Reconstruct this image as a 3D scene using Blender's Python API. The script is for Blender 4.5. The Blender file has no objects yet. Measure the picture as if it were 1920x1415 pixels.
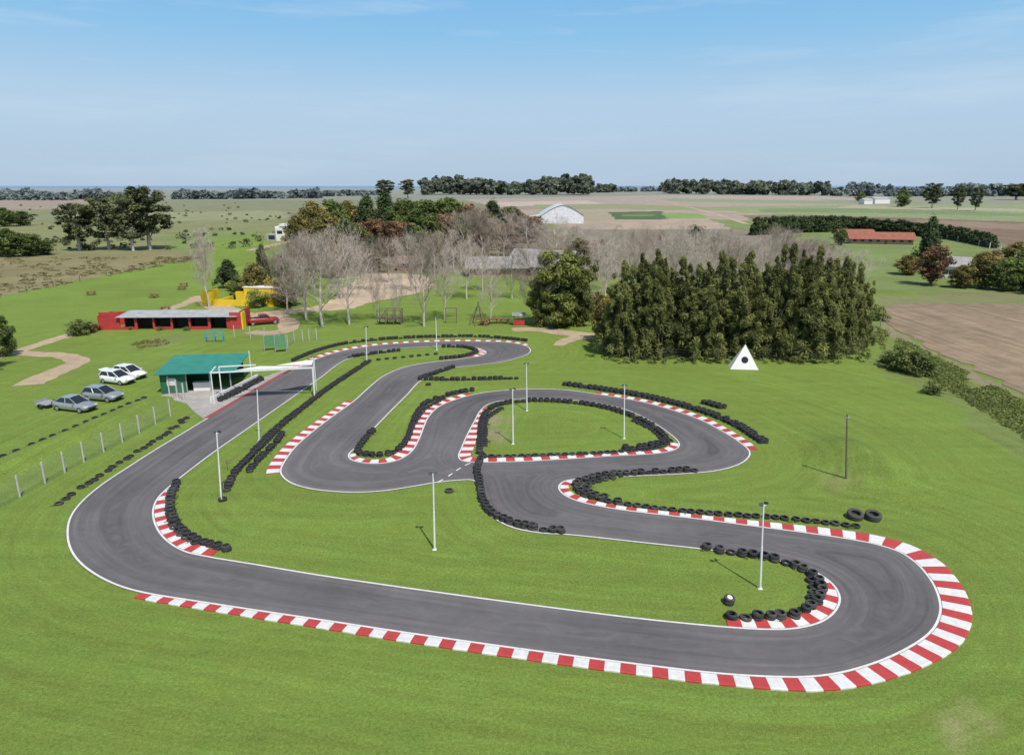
import bpy, math, random
import numpy as np
from mathutils import Vector, noise, geometry
random.seed(7); np.random.seed(7)
CH=22.0; F=1300.0; HOR=348.0
PT=math.atan((707.5-HOR)/F); SP=math.sin(PT); CP=math.cos(PT)
col=bpy.context.scene.collection
# ---------- survey: photo measurements -> ground positions in metres
def P(x,y,z=0.0):
    u=(x-960)/F; v=(y-707.5)/F; t=(CH-z)/(SP+v*CP)
    return (u*t, t*(CP-v*SP))
def HT(xb,yb,yt):
    X,Y=P(xb,yb); v=(yt-707.5)/F
    return CH+Y*(v*CP+SP)/(v*SP-CP)
def PXM(x,y):
    v=(y-707.5)/F; return F*(SP+v*CP)/CH
# ---------- terrain
def seg_d(x,y,a,b):
    ax,ay=a;bx,by=b;dx=bx-ax;dy=by-ay
    t=np.clip(((x-ax)*dx+(y-ay)*dy)/(dx*dx+dy*dy),0,1)
    return np.hypot(x-ax-t*dx,y-ay-t*dy)
MC=P(1605,865); BA=P(-150,945); BB=P(275,762)
def HF(x,y):
    g=1.4*np.exp(-(((x-MC[0])/2.6)**2+((y-MC[1])/5.2)**2))-0.04
    d=seg_d(x,y,BA,BB); b=0.75*np.exp(-(d/1.7)**2)-0.04
    return np.maximum(0,g)+np.maximum(0,b)
def hz(p): return float(HF(np.float64(p[0]),np.float64(p[1])))
# ---------- materials
def nt(name):
    m=bpy.data.materials.new(name); m.use_nodes=True
    t=m.node_tree; b=t.nodes['Principled BSDF']; return m,t,b
def L(t,a,b): t.links.new(a,b)
def math_n(t,op,a=None,b=None,clamp=False):
    n=t.nodes.new('ShaderNodeMath'); n.operation=op; n.use_clamp=clamp
    for i,s in enumerate((a,b)):
        if s is None: continue
        if isinstance(s,(int,float)): n.inputs[i].default_value=s
        else: L(t,s,n.inputs[i])
    return n.outputs[0]
def noise_n(t,vec,scale,detail=3,rough=.6):
    n=t.nodes.new('ShaderNodeTexNoise'); n.inputs['Scale'].default_value=scale
    n.inputs['Detail'].default_value=detail; n.inputs['Roughness'].default_value=rough
    L(t,vec,n.inputs['Vector']); return n.outputs['Fac']
def mapr(t,s,a,b,c,d):
    n=t.nodes.new('ShaderNodeMapRange')
    for i,v in enumerate((a,b,c,d)): n.inputs[i+1].default_value=v
    L(t,s,n.inputs[0]); return n.outputs[0]
def scale_col(t,c,f):
    n=t.nodes.new('ShaderNodeVectorMath'); n.operation='SCALE'
    if isinstance(c,tuple): n.inputs[0].default_value=c[:3]
    else: L(t,c,n.inputs[0])
    L(t,f,n.inputs['Scale']); return n.outputs[0]
def mixc(t,f,a,b):
    n=t.nodes.new('ShaderNodeMix'); n.data_type='RGBA'
    for s,i in ((f,0),(a,6),(b,7)):
        if isinstance(s,(int,float)): n.inputs[i].default_value=s
        elif isinstance(s,tuple): n.inputs[i].default_value=(*s[:3],1)
        else: L(t,s,n.inputs[i])
    return n.outputs[2]
def geo_pos(t):
    return t.nodes.new('ShaderNodeNewGeometry').outputs['Position']
def simple(name,c,rough=.6,var=.18,scale=3.0,metal=0.0,bump=0.0):
    m,t,b=nt(name)
    tc=t.nodes.new('ShaderNodeTexCoord').outputs['Object']
    f=noise_n(t,tc,scale,4); f2=mapr(t,f,.25,.75,1-var,1+var)
    L(t,scale_col(t,c,f2),b.inputs['Base Color'])
    b.inputs['Roughness'].default_value=rough; b.inputs['Metallic'].default_value=metal
    return m
def foliage(name,c,trans=.22,hue=.25):
    m,t,b=nt(name)
    a=t.nodes.new('ShaderNodeAttribute'); a.attribute_name='tint'
    oi=t.nodes.new('ShaderNodeObjectInfo').outputs['Random']
    r=mapr(t,oi,0,1,1-hue,1+hue)
    f=math_n(t,'MULTIPLY',a.outputs['Fac'],r)
    cc=scale_col(t,c,f)
    warm=mixc(t,mapr(t,a.outputs['Fac'],.7,1.5,0,.35),cc,scale_col(t,(c[0]*1.35,c[1]*1.12,c[2]*.8),f))
    L(t,warm,b.inputs['Base Color']); b.inputs['Roughness'].default_value=.75
    b.inputs['Specular IOR Level'].default_value=.2
    tr=t.nodes.new('ShaderNodeBsdfTranslucent'); L(t,warm,tr.inputs['Color'])
    mx=t.nodes.new('ShaderNodeMixShader'); mx.inputs[0].default_value=trans
    out=t.nodes['Material Output']; L(t,b.outputs[0],mx.inputs[1]); L(t,tr.outputs[0],mx.inputs[2]); L(t,mx.outputs[0],out.inputs[0])
    return m
# ---------- mesh helper
class MB:
    def __init__(s): s.v=[];s.f=[];s.m=[]
    def quad(s,*pts,m=0):
        i=len(s.v); s.v+= [tuple(p) for p in pts]; s.f.append(tuple(range(i,i+len(pts)))); s.m.append(m)
    def box(s,x0,x1,y0,y1,z0,z1,m=0):
        i=len(s.v)
        s.v+=[(x0,y0,z0),(x1,y0,z0),(x1,y1,z0),(x0,y1,z0),(x0,y0,z1),(x1,y0,z1),(x1,y1,z1),(x0,y1,z1)]
        for q in ((0,3,2,1),(4,5,6,7),(0,1,5,4),(1,2,6,5),(2,3,7,6),(3,0,4,7)):
            s.f.append(tuple(i+k for k in q)); s.m.append(m)
    def tube(s,p,q,r0,r1,n=8,m=0,cap=True):
        p=Vector(p);q=Vector(q);d=(q-p)
        if d.length<1e-6: return
        d.normalize(); a=d.orthogonal().normalized(); b=d.cross(a); i=len(s.v)
        for k in range(n):
            an=2*math.pi*k/n; o=a*math.cos(an)+b*math.sin(an)
            s.v.append(tuple(p+o*r0)); s.v.append(tuple(q+o*r1))
        for k in range(n):
            k2=(k+1)%n; s.f.append((i+2*k,i+2*k2,i+2*k2+1,i+2*k+1)); s.m.append(m)
        if cap:
            s.f.append(tuple(i+2*k for k in range(n))[::-1]); s.m.append(m)
            s.f.append(tuple(i+2*k+1 for k in range(n))); s.m.append(m)
    def mesh(s,name,mats,smooth=False):
        me=bpy.data.meshes.new(name); me.from_pydata(s.v,[],s.f)
        for x in (mats if isinstance(mats,(list,tuple)) else [mats]): me.materials.append(x)
        me.polygons.foreach_set('material_index',s.m)
        if smooth: me.polygons.foreach_set('use_smooth',[True]*len(s.f))
        me.update(); return me
    def obj(s,name,mats,parent=None,smooth=False,**k):
        return mk(name,s.mesh(name,mats,smooth),parent,**k)
def mk(name,data,parent=None,loc=(0,0,0),rot=(0,0,0),scale=(1,1,1)):
    o=bpy.data.objects.new(name,data); o.location=loc; o.rotation_euler=rot; o.scale=scale
    col.objects.link(o)
    if parent: o.parent=parent
    return o
def top(o,label,cat,group=None):
    o['label']=label;o['category']=cat
    if group:o['group']=group
    return o
def root(name,label,cat,loc,rz=0,group=None,scale=(1,1,1)):
    o=bpy.data.objects.new(name,None); o.empty_display_size=.3; o.location=loc; o.rotation_euler=(0,0,rz);o.scale=scale
    col.objects.link(o); return top(o,label,cat,group)
def struct(o): o['kind']='structure'; return o
def frame(a,b):
    A=P(*a);B=P(*b); return (A[0],A[1],hz(A)),math.atan2(B[1]-A[1],B[0]-A[0]),math.hypot(B[0]-A[0],B[1]-A[1])
def pip(x,y,poly):
    x=np.asarray(x);y=np.asarray(y);ins=np.zeros(x.shape,bool);n=len(poly)
    for i in range(n):
        x1,y1=poly[i];x2,y2=poly[(i+1)%n]
        if y1==y2: continue
        c=((y1>y)!=(y2>y))&(x<(x2-x1)*(y-y1)/(y2-y1)+x1); ins^=c
    return ins
def cr(pts,closed=True,step=.3):
    n=len(pts);out=[];rng=range(n) if closed else range(n-1)
    for i in rng:
        if closed: p=[pts[(i+k)%n] for k in (-1,0,1,2)]
        else: p=[pts[min(max(i+k,0),n-1)] for k in (-1,0,1,2)]
        p=[Vector(q) for q in p]
        t=[0]
        for k in range(3): t.append(t[-1]+max(1e-4,(p[k+1]-p[k]).length)**.5)
        m=max(1,int((p[2]-p[1]).length/step))
        for k in range(m):
            u=t[1]+(t[2]-t[1])*k/m
            def lp(a,b,ta,tb): return a*((tb-u)/(tb-ta))+b*((u-ta)/(tb-ta))
            A1=lp(p[0],p[1],t[0],t[1]) if t[1]>t[0] else p[1]
            A2=lp(p[1],p[2],t[1],t[2]);A3=lp(p[2],p[3],t[2],t[3])
            B1=lp(A1,A2,t[0],t[2]);B2=lp(A2,A3,t[1],t[3])
            out.append(tuple(lp(B1,B2,t[1],t[2])))
    if not closed: out.append(tuple(pts[-1]))
    return out
def W(pts): return [P(*p) for p in pts]
# ================= WORLD
SUN_EL=math.radians(57); sdx,sdy=0.42,-0.91
w=bpy.data.worlds.new("World"); bpy.context.scene.world=w; w.use_nodes=True; t=w.node_tree
bg=t.nodes['Background']; sk=t.nodes.new('ShaderNodeTexSky'); sk.sky_type='NISHITA'; sk.sun_disc=False
sk.sun_elevation=SUN_EL; sk.sun_rotation=math.atan2(sdx,sdy); sk.air_density=1.0; sk.dust_density=1.2; sk.ozone_density=1.5
bg.inputs[1].default_value=.11
gen=t.nodes.new('ShaderNodeTexCoord').outputs['Generated']
sx=t.nodes.new('ShaderNodeSeparateXYZ'); L(t,gen,sx.inputs[0]); Z=sx.outputs[2]
ramp=t.nodes.new('ShaderNodeValToRGB'); L(t,mapr(t,Z,0,.3,0,1),ramp.inputs[0])
e=ramp.color_ramp.elements; e[0].position=0;e[0].color=(.43,.56,.71,1);e[1].position=1;e[1].color=(.14,.41,.79,1)
e2=ramp.color_ramp.elements.new(.36);e2.color=(.43,.60,.78,1)
e3=ramp.color_ramp.elements.new(.62);e3.color=(.26,.53,.80,1)
hz10=scale_col(t,ramp.outputs[0],mapr(t,Z,0,1,9.6,9.6))
c1=mixc(t,.9,sk.outputs[0],hz10)
c1=mixc(t,mapr(t,Z,.3,.6,0,1),c1,sk.outputs[0])
mp=t.nodes.new('ShaderNodeMapping'); mp.inputs['Scale'].default_value=(1.6,1.6,16); L(t,gen,mp.inputs[0])
cn=noise_n(t,mp.outputs[0],1.7,7,.62)
wis=math_n(t,'MULTIPLY',mapr(t,cn,.50,.78,0,.6),mapr(t,Z,.04,.24,.45,.9),True)
c2=mixc(t,wis,c1,(6.0,7.1,8.1))
L(t,c2,bg.inputs[0])
sl=bpy.data.lights.new('sun','SUN'); sl.energy=4.3; sl.angle=math.radians(.5); sl.color=(1,.955,.88)
so=bpy.data.objects.new('sun',sl); col.objects.link(so)
sd=Vector((sdx*math.cos(SUN_EL),sdy*math.cos(SUN_EL),math.sin(SUN_EL))).normalized()
so.rotation_euler=sd.to_track_quat('Z','Y').to_euler(); so.location=(0,0,80)
cam=bpy.data.cameras.new('camera'); cam.lens=36*F/1920; cam.sensor_width=36; cam.clip_end=60000; cam.clip_start=.5
co=bpy.data.objects.new('camera',cam); col.objects.link(co); co.location=(0,0,CH); co.rotation_euler=(math.pi/2-PT,0,0)
bpy.context.scene.camera=co
sc=bpy.context.scene; sc.view_settings.view_transform='Standard'; sc.view_settings.look='None'; sc.view_settings.exposure=0
# ================= TRACK CURVES
E1=cr(W([(996,657),(985,667),(950,677),(905,684),(860,689),(820,698),(790,714),(765,740),(735,770),(703,803),(685,822),(668,840),(656,852),(660,861),(682,867),(715,868),(745,862),(768,848),(783,825),(793,800),(803,780),(822,762),(850,750),(885,740),(930,733),(1000,729),(1060,731),(1115,738),(1200,752),(1260,768),(1310,785),(1350,805),(1383,825),(1405,843),(1408,852),(1398,865),(1375,876),(1340,884),(1300,888),(1200,893),(1130,896),(1085,899),(1060,903),(1050,913),(1058,926),(1080,937),(1110,945),(1160,954),(1250,965),(1310,972),(1380,981),(1450,990),(1520,999),(1600,1011),(1645,1020),(1690,1035),(1722,1057),(1745,1083),(1760,1110),(1767,1143),(1757,1175),(1735,1198),(1690,1225),(1640,1246),(1580,1263),(1520,1271),(1450,1271),(1350,1265),(1200,1248),(1000,1222),(800,1194),(600,1164),(400,1134),(265,1112),(222,1100),(185,1083),(152,1060),(132,1035),(124,1005),(129,972),(150,942),(190,908),(240,875),(290,843),(340,813),(385,786),(430,760),(480,731),(530,702),(560,687),(600,670),(645,657),(700,648),(760,643),(830,640),(900,640),(955,642),(985,648)]))
E2=cr(W([(650,675),(690,664),(730,656),(790,651),(850,649),(890,652),(910,660),(900,667),(860,673),(800,680),(755,689),(718,705),(690,727),(662,752),(630,775),(590,805),(555,835),(535,860),(524,883),(530,896),(548,908),(580,917),(620,922),(670,924),(720,921),(780,912),(815,906),(850,902),(886,901),(893,912),(897,930),(905,950),(925,972),(960,990),(1010,1000),(1070,1004),(1200,1018),(1320,1031),(1400,1041),(1450,1051),(1495,1062),(1530,1075),(1558,1095),(1571,1120),(1562,1145),(1535,1165),(1490,1176),(1440,1178),(1365,1174),(1200,1158),(1000,1133),(800,1106),(600,1077),(480,1057),(395,1043),(350,1033),(315,1012),(295,985),(290,955),(300,932),(325,908),(350,888),(400,850),(450,815),(500,780),(560,738),(600,710)]))
E3=cr(W([(905,767),(922,756),(955,750),(1000,747),(1060,749),(1120,757),(1170,768),(1215,788),(1250,810),(1272,832),(1265,842),(1235,849),(1150,854),(1060,860),(960,865),(870,864),(862,857),(868,838),(878,815),(890,792)]))
def inside_asphalt(x,y): return pip(x,y,E1)&~pip(x,y,E2)&~pip(x,y,E3)
# ================= GROUND
NR,NC=520,760
yy=np.exp(np.linspace(math.log(14.0),math.log(45000),NR))-44.0
uu=np.sinh(np.linspace(-1.7,1.7,NC))/math.sinh(1.7)*1.5
YY,UU=np.meshgrid(yy,uu,indexing='ij'); XX=UU*(YY+75)
ZZ=HF(XX,YY)
def vnoise(x,y,s):
    xs=x/s;ys=y/s;xi=np.floor(xs).astype(np.int64);yi=np.floor(ys).astype(np.int64);fx=xs-xi;fy=ys-yi
    fx=fx*fx*(3-2*fx);fy=fy*fy*(3-2*fy)
    def h(a,b):
        n=(a*374761393+b*668265263)&0x7fffffff; n=((n^(n>>13))*1274126177)&0x7fffffff; return (n%10007)/10007.0
    return (h(xi,yi)*(1-fx)+h(xi+1,yi)*fx)*(1-fy)+(h(xi,yi+1)*(1-fx)+h(xi+1,yi+1)*fx)*fy
C=np.zeros(XX.shape+(4,)); C[...,3]=1
GR=(.160,.238,.036)
C[...,:3]=(.185,.19,.085)
def zone(pts,c,warp=0,blend=1.0):
    w_=W(pts); x=XX;y=YY
    if warp:
        x=XX+(vnoise(XX,YY,warp*2.2)-.5)*warp*1.6+(vnoise(XX,YY,warp*.6)-.5)*warp*.6; y=YY+(vnoise(XX+99,YY+31,warp*2.2)-.5)*warp*1.6
    m=pip(x,y,w_); C[m,:3]=C[m,:3]*(1-blend)+np.array(c)*blend
zone([(-2500,353),(4000,353),(4000,376),(-2500,376)],(.22,.22,.15))  # horizon strip: aerial haze put into a paler, greyer ground colour
zone([(-900,374),(250,374),(170,392),(-900,398)],(.29,.225,.16))
zone([(-900,398),(170,392),(300,378),(620,380),(640,400),(600,420),(-900,420)],(.195,.20,.095))
zone([(-900,420),(600,415),(560,450),(480,455),(300,475),(-900,490)],(.20,.21,.085),6)
zone([(250,400),(520,395),(560,410),(260,415)],(.24,.25,.12),8)
zone([(300,440),(480,432),(500,470),(400,478),(330,470)],(.17,.235,.06),5)
zone([(-900,480),(0,478),(330,470),(375,482),(330,492),(0,556),(-900,620)],(.225,.20,.095),2)
zone([(330,490),(0,556),(-1500,640),(-2500,1900),(4000,1900),(3200,700),(1940,560),(1640,545),(1500,520),(1000,515),(800,505),(640,500),(520,455),(470,440),(390,455),(375,480)],GR,1.2)
C[YY<50,:3]=GR
zone([(540,400),(1000,395),(1110,500),(1000,512),(620,512),(550,480)],(.18,.16,.095),5)
zone([(870,374),(1240,366),(1600,372),(1650,395),(1400,404),(1430,445),(1100,440),(985,402)],(.34,.265,.20))
zone([(1240,372),(1620,378),(1640,384),(1260,378)],(.23,.25,.13))
zone([(900,380),(1100,376),(1130,382),(930,388)],(.43,.35,.27))
zone([(900,388),(1130,384),(1140,390),(920,395)],(.28,.205,.15))
zone([(1140,398),(1240,396),(1255,411),(1155,412)],(.075,.12,.045))
zone([(1165,402),(1225,401),(1232,405),(1168,406)],(.12,.20,.06))
zone([(1240,399),(1310,400),(1330,409),(1250,410)],(.18,.28,.07))
zone([(1000,384),(1150,382),(1440,392),(1420,396),(1140,392),(1000,392)],(.24,.25,.12))
zone([(1000,398),(1140,396),(1150,414),(1010,418)],(.31,.27,.17))
zone([(1160,413),(1400,411),(1420,440),(1120,436)],(.36,.28,.20))
zone([(1320,388),(1920,380),(2900,380),(2900,415),(1920,416),(1700,408),(1400,400)],(.22,.265,.11))
zone([(1420,392),(1640,390),(1920,400),(1920,406),(1680,400),(1430,398)],(.16,.215,.08))
zone([(1500,372),(2900,365),(2900,382),(1640,384)],(.23,.23,.14))
zone([(1250,366),(1560,368),(1660,376),(1300,372)],(.36,.29,.21))
zone([(1600,385),(1920,392),(1920,396),(1560,390)],(.35,.31,.20))
zone([(1390,404),(1700,408),(1920,416),(2900,416),(2900,490),(1920,470),(1860,450),(1640,425),(1430,418)],(.185,.13,.085))
zone([(1720,412),(1920,420),(2900,420),(2900,440),(1920,432),(1720,420)],(.24,.17,.115))
zone([(1330,410),(1560,425),(1860,462),(1920,490),(2800,560),(1920,548),(1640,547),(1540,500),(1420,450)],(.165,.22,.065),3)
zone([(1090,430),(1420,430),(1560,470),(1640,545),(1540,530),(1100,525)],(.22,.19,.135),4)
zone([(1640,552),(1920,556),(2900,562),(2900,590),(1650,578)],(.19,.205,.085),2)
zone([(1625,590),(1660,590),(1720,632),(1925,742),(2500,1020),(2500,1120),(1925,850),(1760,752),(1640,690)],(.165,.215,.055),2)
zone([(1655,600),(1720,640),(1925,755),(2500,1040),(2500,1060),(1925,775),(1720,655),(1650,615)],(.25,.22,.12),1.5)
for (px,py,r,c) in [(925,790,1.6,(.30,.25,.15)),(925,815,1.2,(.30,.25,.15)),(1790,1360,.9,(.26,.27,.10)),(1830,1345,.7,(.26,.27,.10)),(300,640,3,(.18,.22,.08)),(1600,850,1.6,(.125,.20,.032)),(1640,890,1.5,(.13,.20,.032)),(1575,905,1.4,(.21,.25,.07))]:  # the two darker mound patches paint its shading into the grass
    q=P(px,py); d=np.hypot(XX-q[0],(YY-q[1])*.7)/r+(vnoise(XX,YY,.9)-.5)*.9
    k=np.clip(1.3-d,0,1)[...,None]; C[...,:3]=C[...,:3]*(1-k)+np.array(c)*k
gv=np.stack([XX,YY,ZZ],-1).reshape(-1,3)
me=bpy.data.meshes.new('ground'); nv=NR*NC
idx=np.arange(nv).reshape(NR,NC)
q=np.stack([idx[:-1,:-1],idx[:-1,1:],idx[1:,1:],idx[1:,:-1]],-1).reshape(-1,4)
me.vertices.add(nv); me.vertices.foreach_set('co',gv.ravel())
me.loops.add(q.size); me.loops.foreach_set('vertex_index',q.ravel().astype(np.int32))
me.polygons.add(len(q)); me.polygons.foreach_set('loop_start',(np.arange(len(q))*4).astype(np.int32)); me.polygons.foreach_set('loop_total',np.full(len(q),4,np.int32))
me.update(calc_edges=True)
ca=me.color_attributes.new('zone','FLOAT_COLOR','POINT'); ca.data.foreach_set('color',C.reshape(-1))
# distance from the track, so that mowing passes follow it
TD=np.full(nv,60.0); sel=(np.abs(gv[:,0])<95)&(gv[:,1]<135)&(gv[:,1]>-20); si=np.nonzero(sel)[0]
EA=np.array(E1[::3]+E2[::3]+E3[::3])
for s in range(0,len(si),20000):
    ii=si[s:s+20000]; dd=np.hypot(gv[ii,0][:,None]-EA[:,0][None],gv[ii,1][:,None]-EA[:,1][None]).min(1); TD[ii]=dd
a_=me.attributes.new('track_distance','FLOAT','POINT'); a_.data.foreach_set('value',TD.astype(np.float32))
me.polygons.foreach_set('use_smooth',[True]*len(q))
m,t,b=nt('grass_and_fields'); pos=geo_pos(t)
at=t.nodes.new('ShaderNodeAttribute'); at.attribute_name='zone'
td=t.nodes.new('ShaderNodeAttribute'); td.attribute_name='track_distance'
big=noise_n(t,pos,.09,4,.6); mid=noise_n(t,pos,.9,4,.65); fine=noise_n(t,pos,6,4,.75); vf=noise_n(t,pos,18,3,.8)
sp_=t.nodes.new('ShaderNodeSeparateXYZ'); L(t,pos,sp_.inputs[0])
cx=t.nodes.new('ShaderNodeCombineXYZ'); L(t,math_n(t,'ADD',math_n(t,'MULTIPLY',td.outputs['Fac'],1.5),math_n(t,'MULTIPLY',big,1.2)),cx.inputs[0]); L(t,math_n(t,'MULTIPLY',sp_.outputs[0],.05),cx.inputs[1]); L(t,math_n(t,'MULTIPLY',sp_.outputs[1],.05),cx.inputs[2])
mow=noise_n(t,cx.outputs[0],1.1,5,.7)
mpn=t.nodes.new('ShaderNodeMapping'); mpn.inputs['Rotation'].default_value=(0,0,math.radians(-24)); mpn.inputs['Scale'].default_value=(.035,.7,1); L(t,pos,mpn.inputs[0])
mow2=noise_n(t,mpn.outputs[0],1.0,5,.7)
f=mapr(t,big,.3,.7,.95,1.05)
f=math_n(t,'MULTIPLY',f,mapr(t,mid,.3,.7,.93,1.07)); f=math_n(t,'MULTIPLY',f,mapr(t,fine,.3,.7,.76,1.24))
f=math_n(t,'MULTIPLY',f,mapr(t,vf,.3,.7,.66,1.34)); f=math_n(t,'MULTIPLY',f,mapr(t,mow,.3,.7,.85,1.15)); f=math_n(t,'MULTIPLY',f,mapr(t,mow2,.3,.7,.90,1.10))
c0=scale_col(t,at.outputs['Color'],f)
dry=mixc(t,mapr(t,math_n(t,'ADD',noise_n(t,pos,.5,5,.75),math_n(t,'MULTIPLY',fine,.5)),.78,1.05,0,.45),c0,scale_col(t,c0,mapr(t,fine,0,1,1.1,1.3)))
hs=t.nodes.new('ShaderNodeHueSaturation'); L(t,dry,hs.inputs['Color'])
L(t,mapr(t,math_n(t,'ADD',noise_n(t,pos,.35,4,.7),mow),.6,1.4,.482,.512),hs.inputs['Hue']); L(t,mapr(t,fine,.3,.7,1.04,.86),hs.inputs['Saturation'])
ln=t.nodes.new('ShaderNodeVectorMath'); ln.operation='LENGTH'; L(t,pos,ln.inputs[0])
painted_haze=mapr(t,ln.outputs['Value'],250,5500,0,.7)  # aerial haze painted into the ground colour, growing with distance
cc=mixc(t,painted_haze,hs.outputs[0],(.26,.32,.37))
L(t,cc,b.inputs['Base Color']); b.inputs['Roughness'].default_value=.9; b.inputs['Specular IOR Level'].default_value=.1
bn=t.nodes.new('ShaderNodeBump'); bn.inputs['Strength'].default_value=.6; bn.inputs['Distance'].default_value=.12
L(t,math_n(t,'ADD',fine,vf),bn.inputs['Height']); L(t,bn.outputs[0],b.inputs['Normal'])
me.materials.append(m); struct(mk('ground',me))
sm,t,b=nt('sea_water'); b.inputs['Roughness'].default_value=.5
L(t,scale_col(t,(.17,.28,.42),mapr(t,noise_n(t,geo_pos(t),.002,3),.3,.7,.9,1.1)),b.inputs['Base Color'])
mb=MB(); mb.quad((-40000,7500,.8),(40000,7500,.8),(60000,44000,.8),(-60000,44000,.8)); struct(mb.obj('sea',sm))
# ---------- sheets
def tri_sheet(name,loops,mat,z,grid,inside,attr=True):
    pts=[];edges=[]
    for lp in loops:
        i=len(pts); n=len(lp); pts+= [Vector(p) for p in lp]; edges+=[(i+k,i+(k+1)%n) for k in range(n)]
    ba=np.array([tuple(p) for p in pts])
    x0,y0=ba.min(0);x1,y1=ba.max(0)
    gx,gy=np.meshgrid(np.arange(x0,x1,grid),np.arange(y0,y1,grid)); gx=gx.ravel()+np.random.rand(gx.size)*.1*grid;gy=gy.ravel()+np.random.rand(gy.size)*.1*grid
    k=inside(gx,gy); gx=gx[k];gy=gy[k]
    d=np.array([np.hypot(ba[:,0]-a,ba[:,1]-b_).min() for a,b_ in zip(gx,gy)]) if len(gx) else np.array([])
    kk=d>grid*.45; gx=gx[kk];gy=gy[kk];d=d[kk]
    allp=pts+[Vector((a,b_)) for a,b_ in zip(gx,gy)]
    vo,eo,fo,ov,oe,of=geometry.delaunay_2d_cdt(allp,edges,[],0,1e-5)
    va=np.array([tuple(p) for p in vo]); fa=np.array([f_ for f_ in fo])
    cen=va[fa].mean(1); keep=inside(cen[:,0],cen[:,1]); fa=fa[keep]
    me=bpy.data.meshes.new(name)
    me.from_pydata([(a,b_,z+float(HF(a,b_))) for a,b_ in va],[],[tuple(int(i) for i in f_) for f_ in fa])
    if attr:
        ds=np.array([np.hypot(ba[:,0]-a,ba[:,1]-b_).min() for a,b_ in va])
        a_=me.attributes.new('edge_distance','FLOAT','POINT'); a_.data.foreach_set('value',ds.astype(np.float32))
    me.materials.append(mat)
    bad=[p for p in me.polygons if p.normal.z<0]
    for p in bad: p.flip()
    me.update(); return struct(mk(name,me))
am,t,b=nt('asphalt'); pos=geo_pos(t)
at=t.nodes.new('ShaderNodeAttribute'); at.attribute_name='edge_distance'
cx=t.nodes.new('ShaderNodeCombineXYZ'); L(t,math_n(t,'MULTIPLY',at.outputs['Fac'],1.6),cx.inputs[0])
sp_=t.nodes.new('ShaderNodeSeparateXYZ'); L(t,pos,sp_.inputs[0])
L(t,math_n(t,'MULTIPLY',sp_.outputs[0],.05),cx.inputs[1]); L(t,math_n(t,'MULTIPLY',sp_.outputs[1],.05),cx.inputs[2])
st=noise_n(t,cx.outputs[0],1.3,5,.65)
bl=noise_n(t,pos,.12,5,.6); fi=noise_n(t,pos,30,2,.7); md=noise_n(t,pos,1.4,5,.7)
f=math_n(t,'MULTIPLY',mapr(t,st,.3,.7,.74,1.26),mapr(t,bl,.3,.7,.84,1.16))
f=math_n(t,'MULTIPLY',f,mapr(t,fi,.3,.7,.84,1.16)); f=math_n(t,'MULTIPLY',f,mapr(t,md,.3,.7,.92,1.08))
f=math_n(t,'MULTIPLY',f,mapr(t,at.outputs['Fac'],0,3.2,1.12,.92))
L(t,scale_col(t,(.119,.111,.112),f),b.inputs['Base Color']); b.inputs['Roughness'].default_value=.8; b.inputs['Specular IOR Level'].default_value=.25
bn=t.nodes.new('ShaderNodeBump'); bn.inputs['Strength'].default_value=.25; bn.inputs['Distance'].default_value=.01; L(t,fi,bn.inputs['Height']); L(t,bn.outputs[0],b.inputs['Normal'])
tri_sheet('race_track',[E1,E2,E3],am,.03,.8,inside_asphalt)
def poly_sheet(name,pts,mat,z,jit=.3,grid=3,step=1.0,smooth=True):
    lp=cr(W(pts),True,step) if smooth else W(pts)
    lp=[(a+(noise.noise((a*.5,b_*.5,1))+.6*noise.noise((a*1.7,b_*1.7,5)))*jit*1.6,b_+noise.noise((a*.5,b_*.5,9))*jit*1.6) for a,b_ in lp]
    return tri_sheet(name,[lp],mat,z,grid,lambda x,y:pip(x,y,lp),False)
def soil(name,c,sc=.6,furrow=None):
    m,t,b=nt(name); pos=geo_pos(t)
    f=math_n(t,'MULTIPLY',mapr(t,noise_n(t,pos,sc,6,.65),.3,.7,.82,1.18),mapr(t,noise_n(t,pos,9,3,.7),.3,.7,.8,1.2))
    f=math_n(t,'MULTIPLY',f,mapr(t,noise_n(t,pos,.05,3),.3,.7,.88,1.12))
    if furrow is not None:
        mp=t.nodes.new('ShaderNodeMapping'); mp.inputs['Rotation'].default_value=(0,0,furrow); mp.inputs['Scale'].default_value=(1,.03,1); L(t,pos,mp.inputs[0])
        f=math_n(t,'MULTIPLY',f,mapr(t,noise_n(t,mp.outputs[0],1.1,2,.7),.3,.7,.8,1.2))
    L(t,scale_col(t,c,f),b.inputs['Base Color']); b.inputs['Roughness'].default_value=.95; b.inputs['Specular IOR Level'].default_value=.1
    return m
DIRT=soil('pale_dirt',(.40,.31,.21)); PLOUGH=soil('ploughed_soil',(.245,.185,.125),.4,math.radians(-65)); SAND=soil('sandy_yard',(.46,.36,.26))
CONC=soil('worn_concrete',(.33,.31,.29),.8)
poly_sheet('ploughed_field',[(1650,592),(1690,571),(1900,571),(2300,580),(2900,640),(2400,930),(2150,850),(1925,742),(1800,680),(1715,635)],PLOUGH,.05,1.0,5,2.0)
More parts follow.
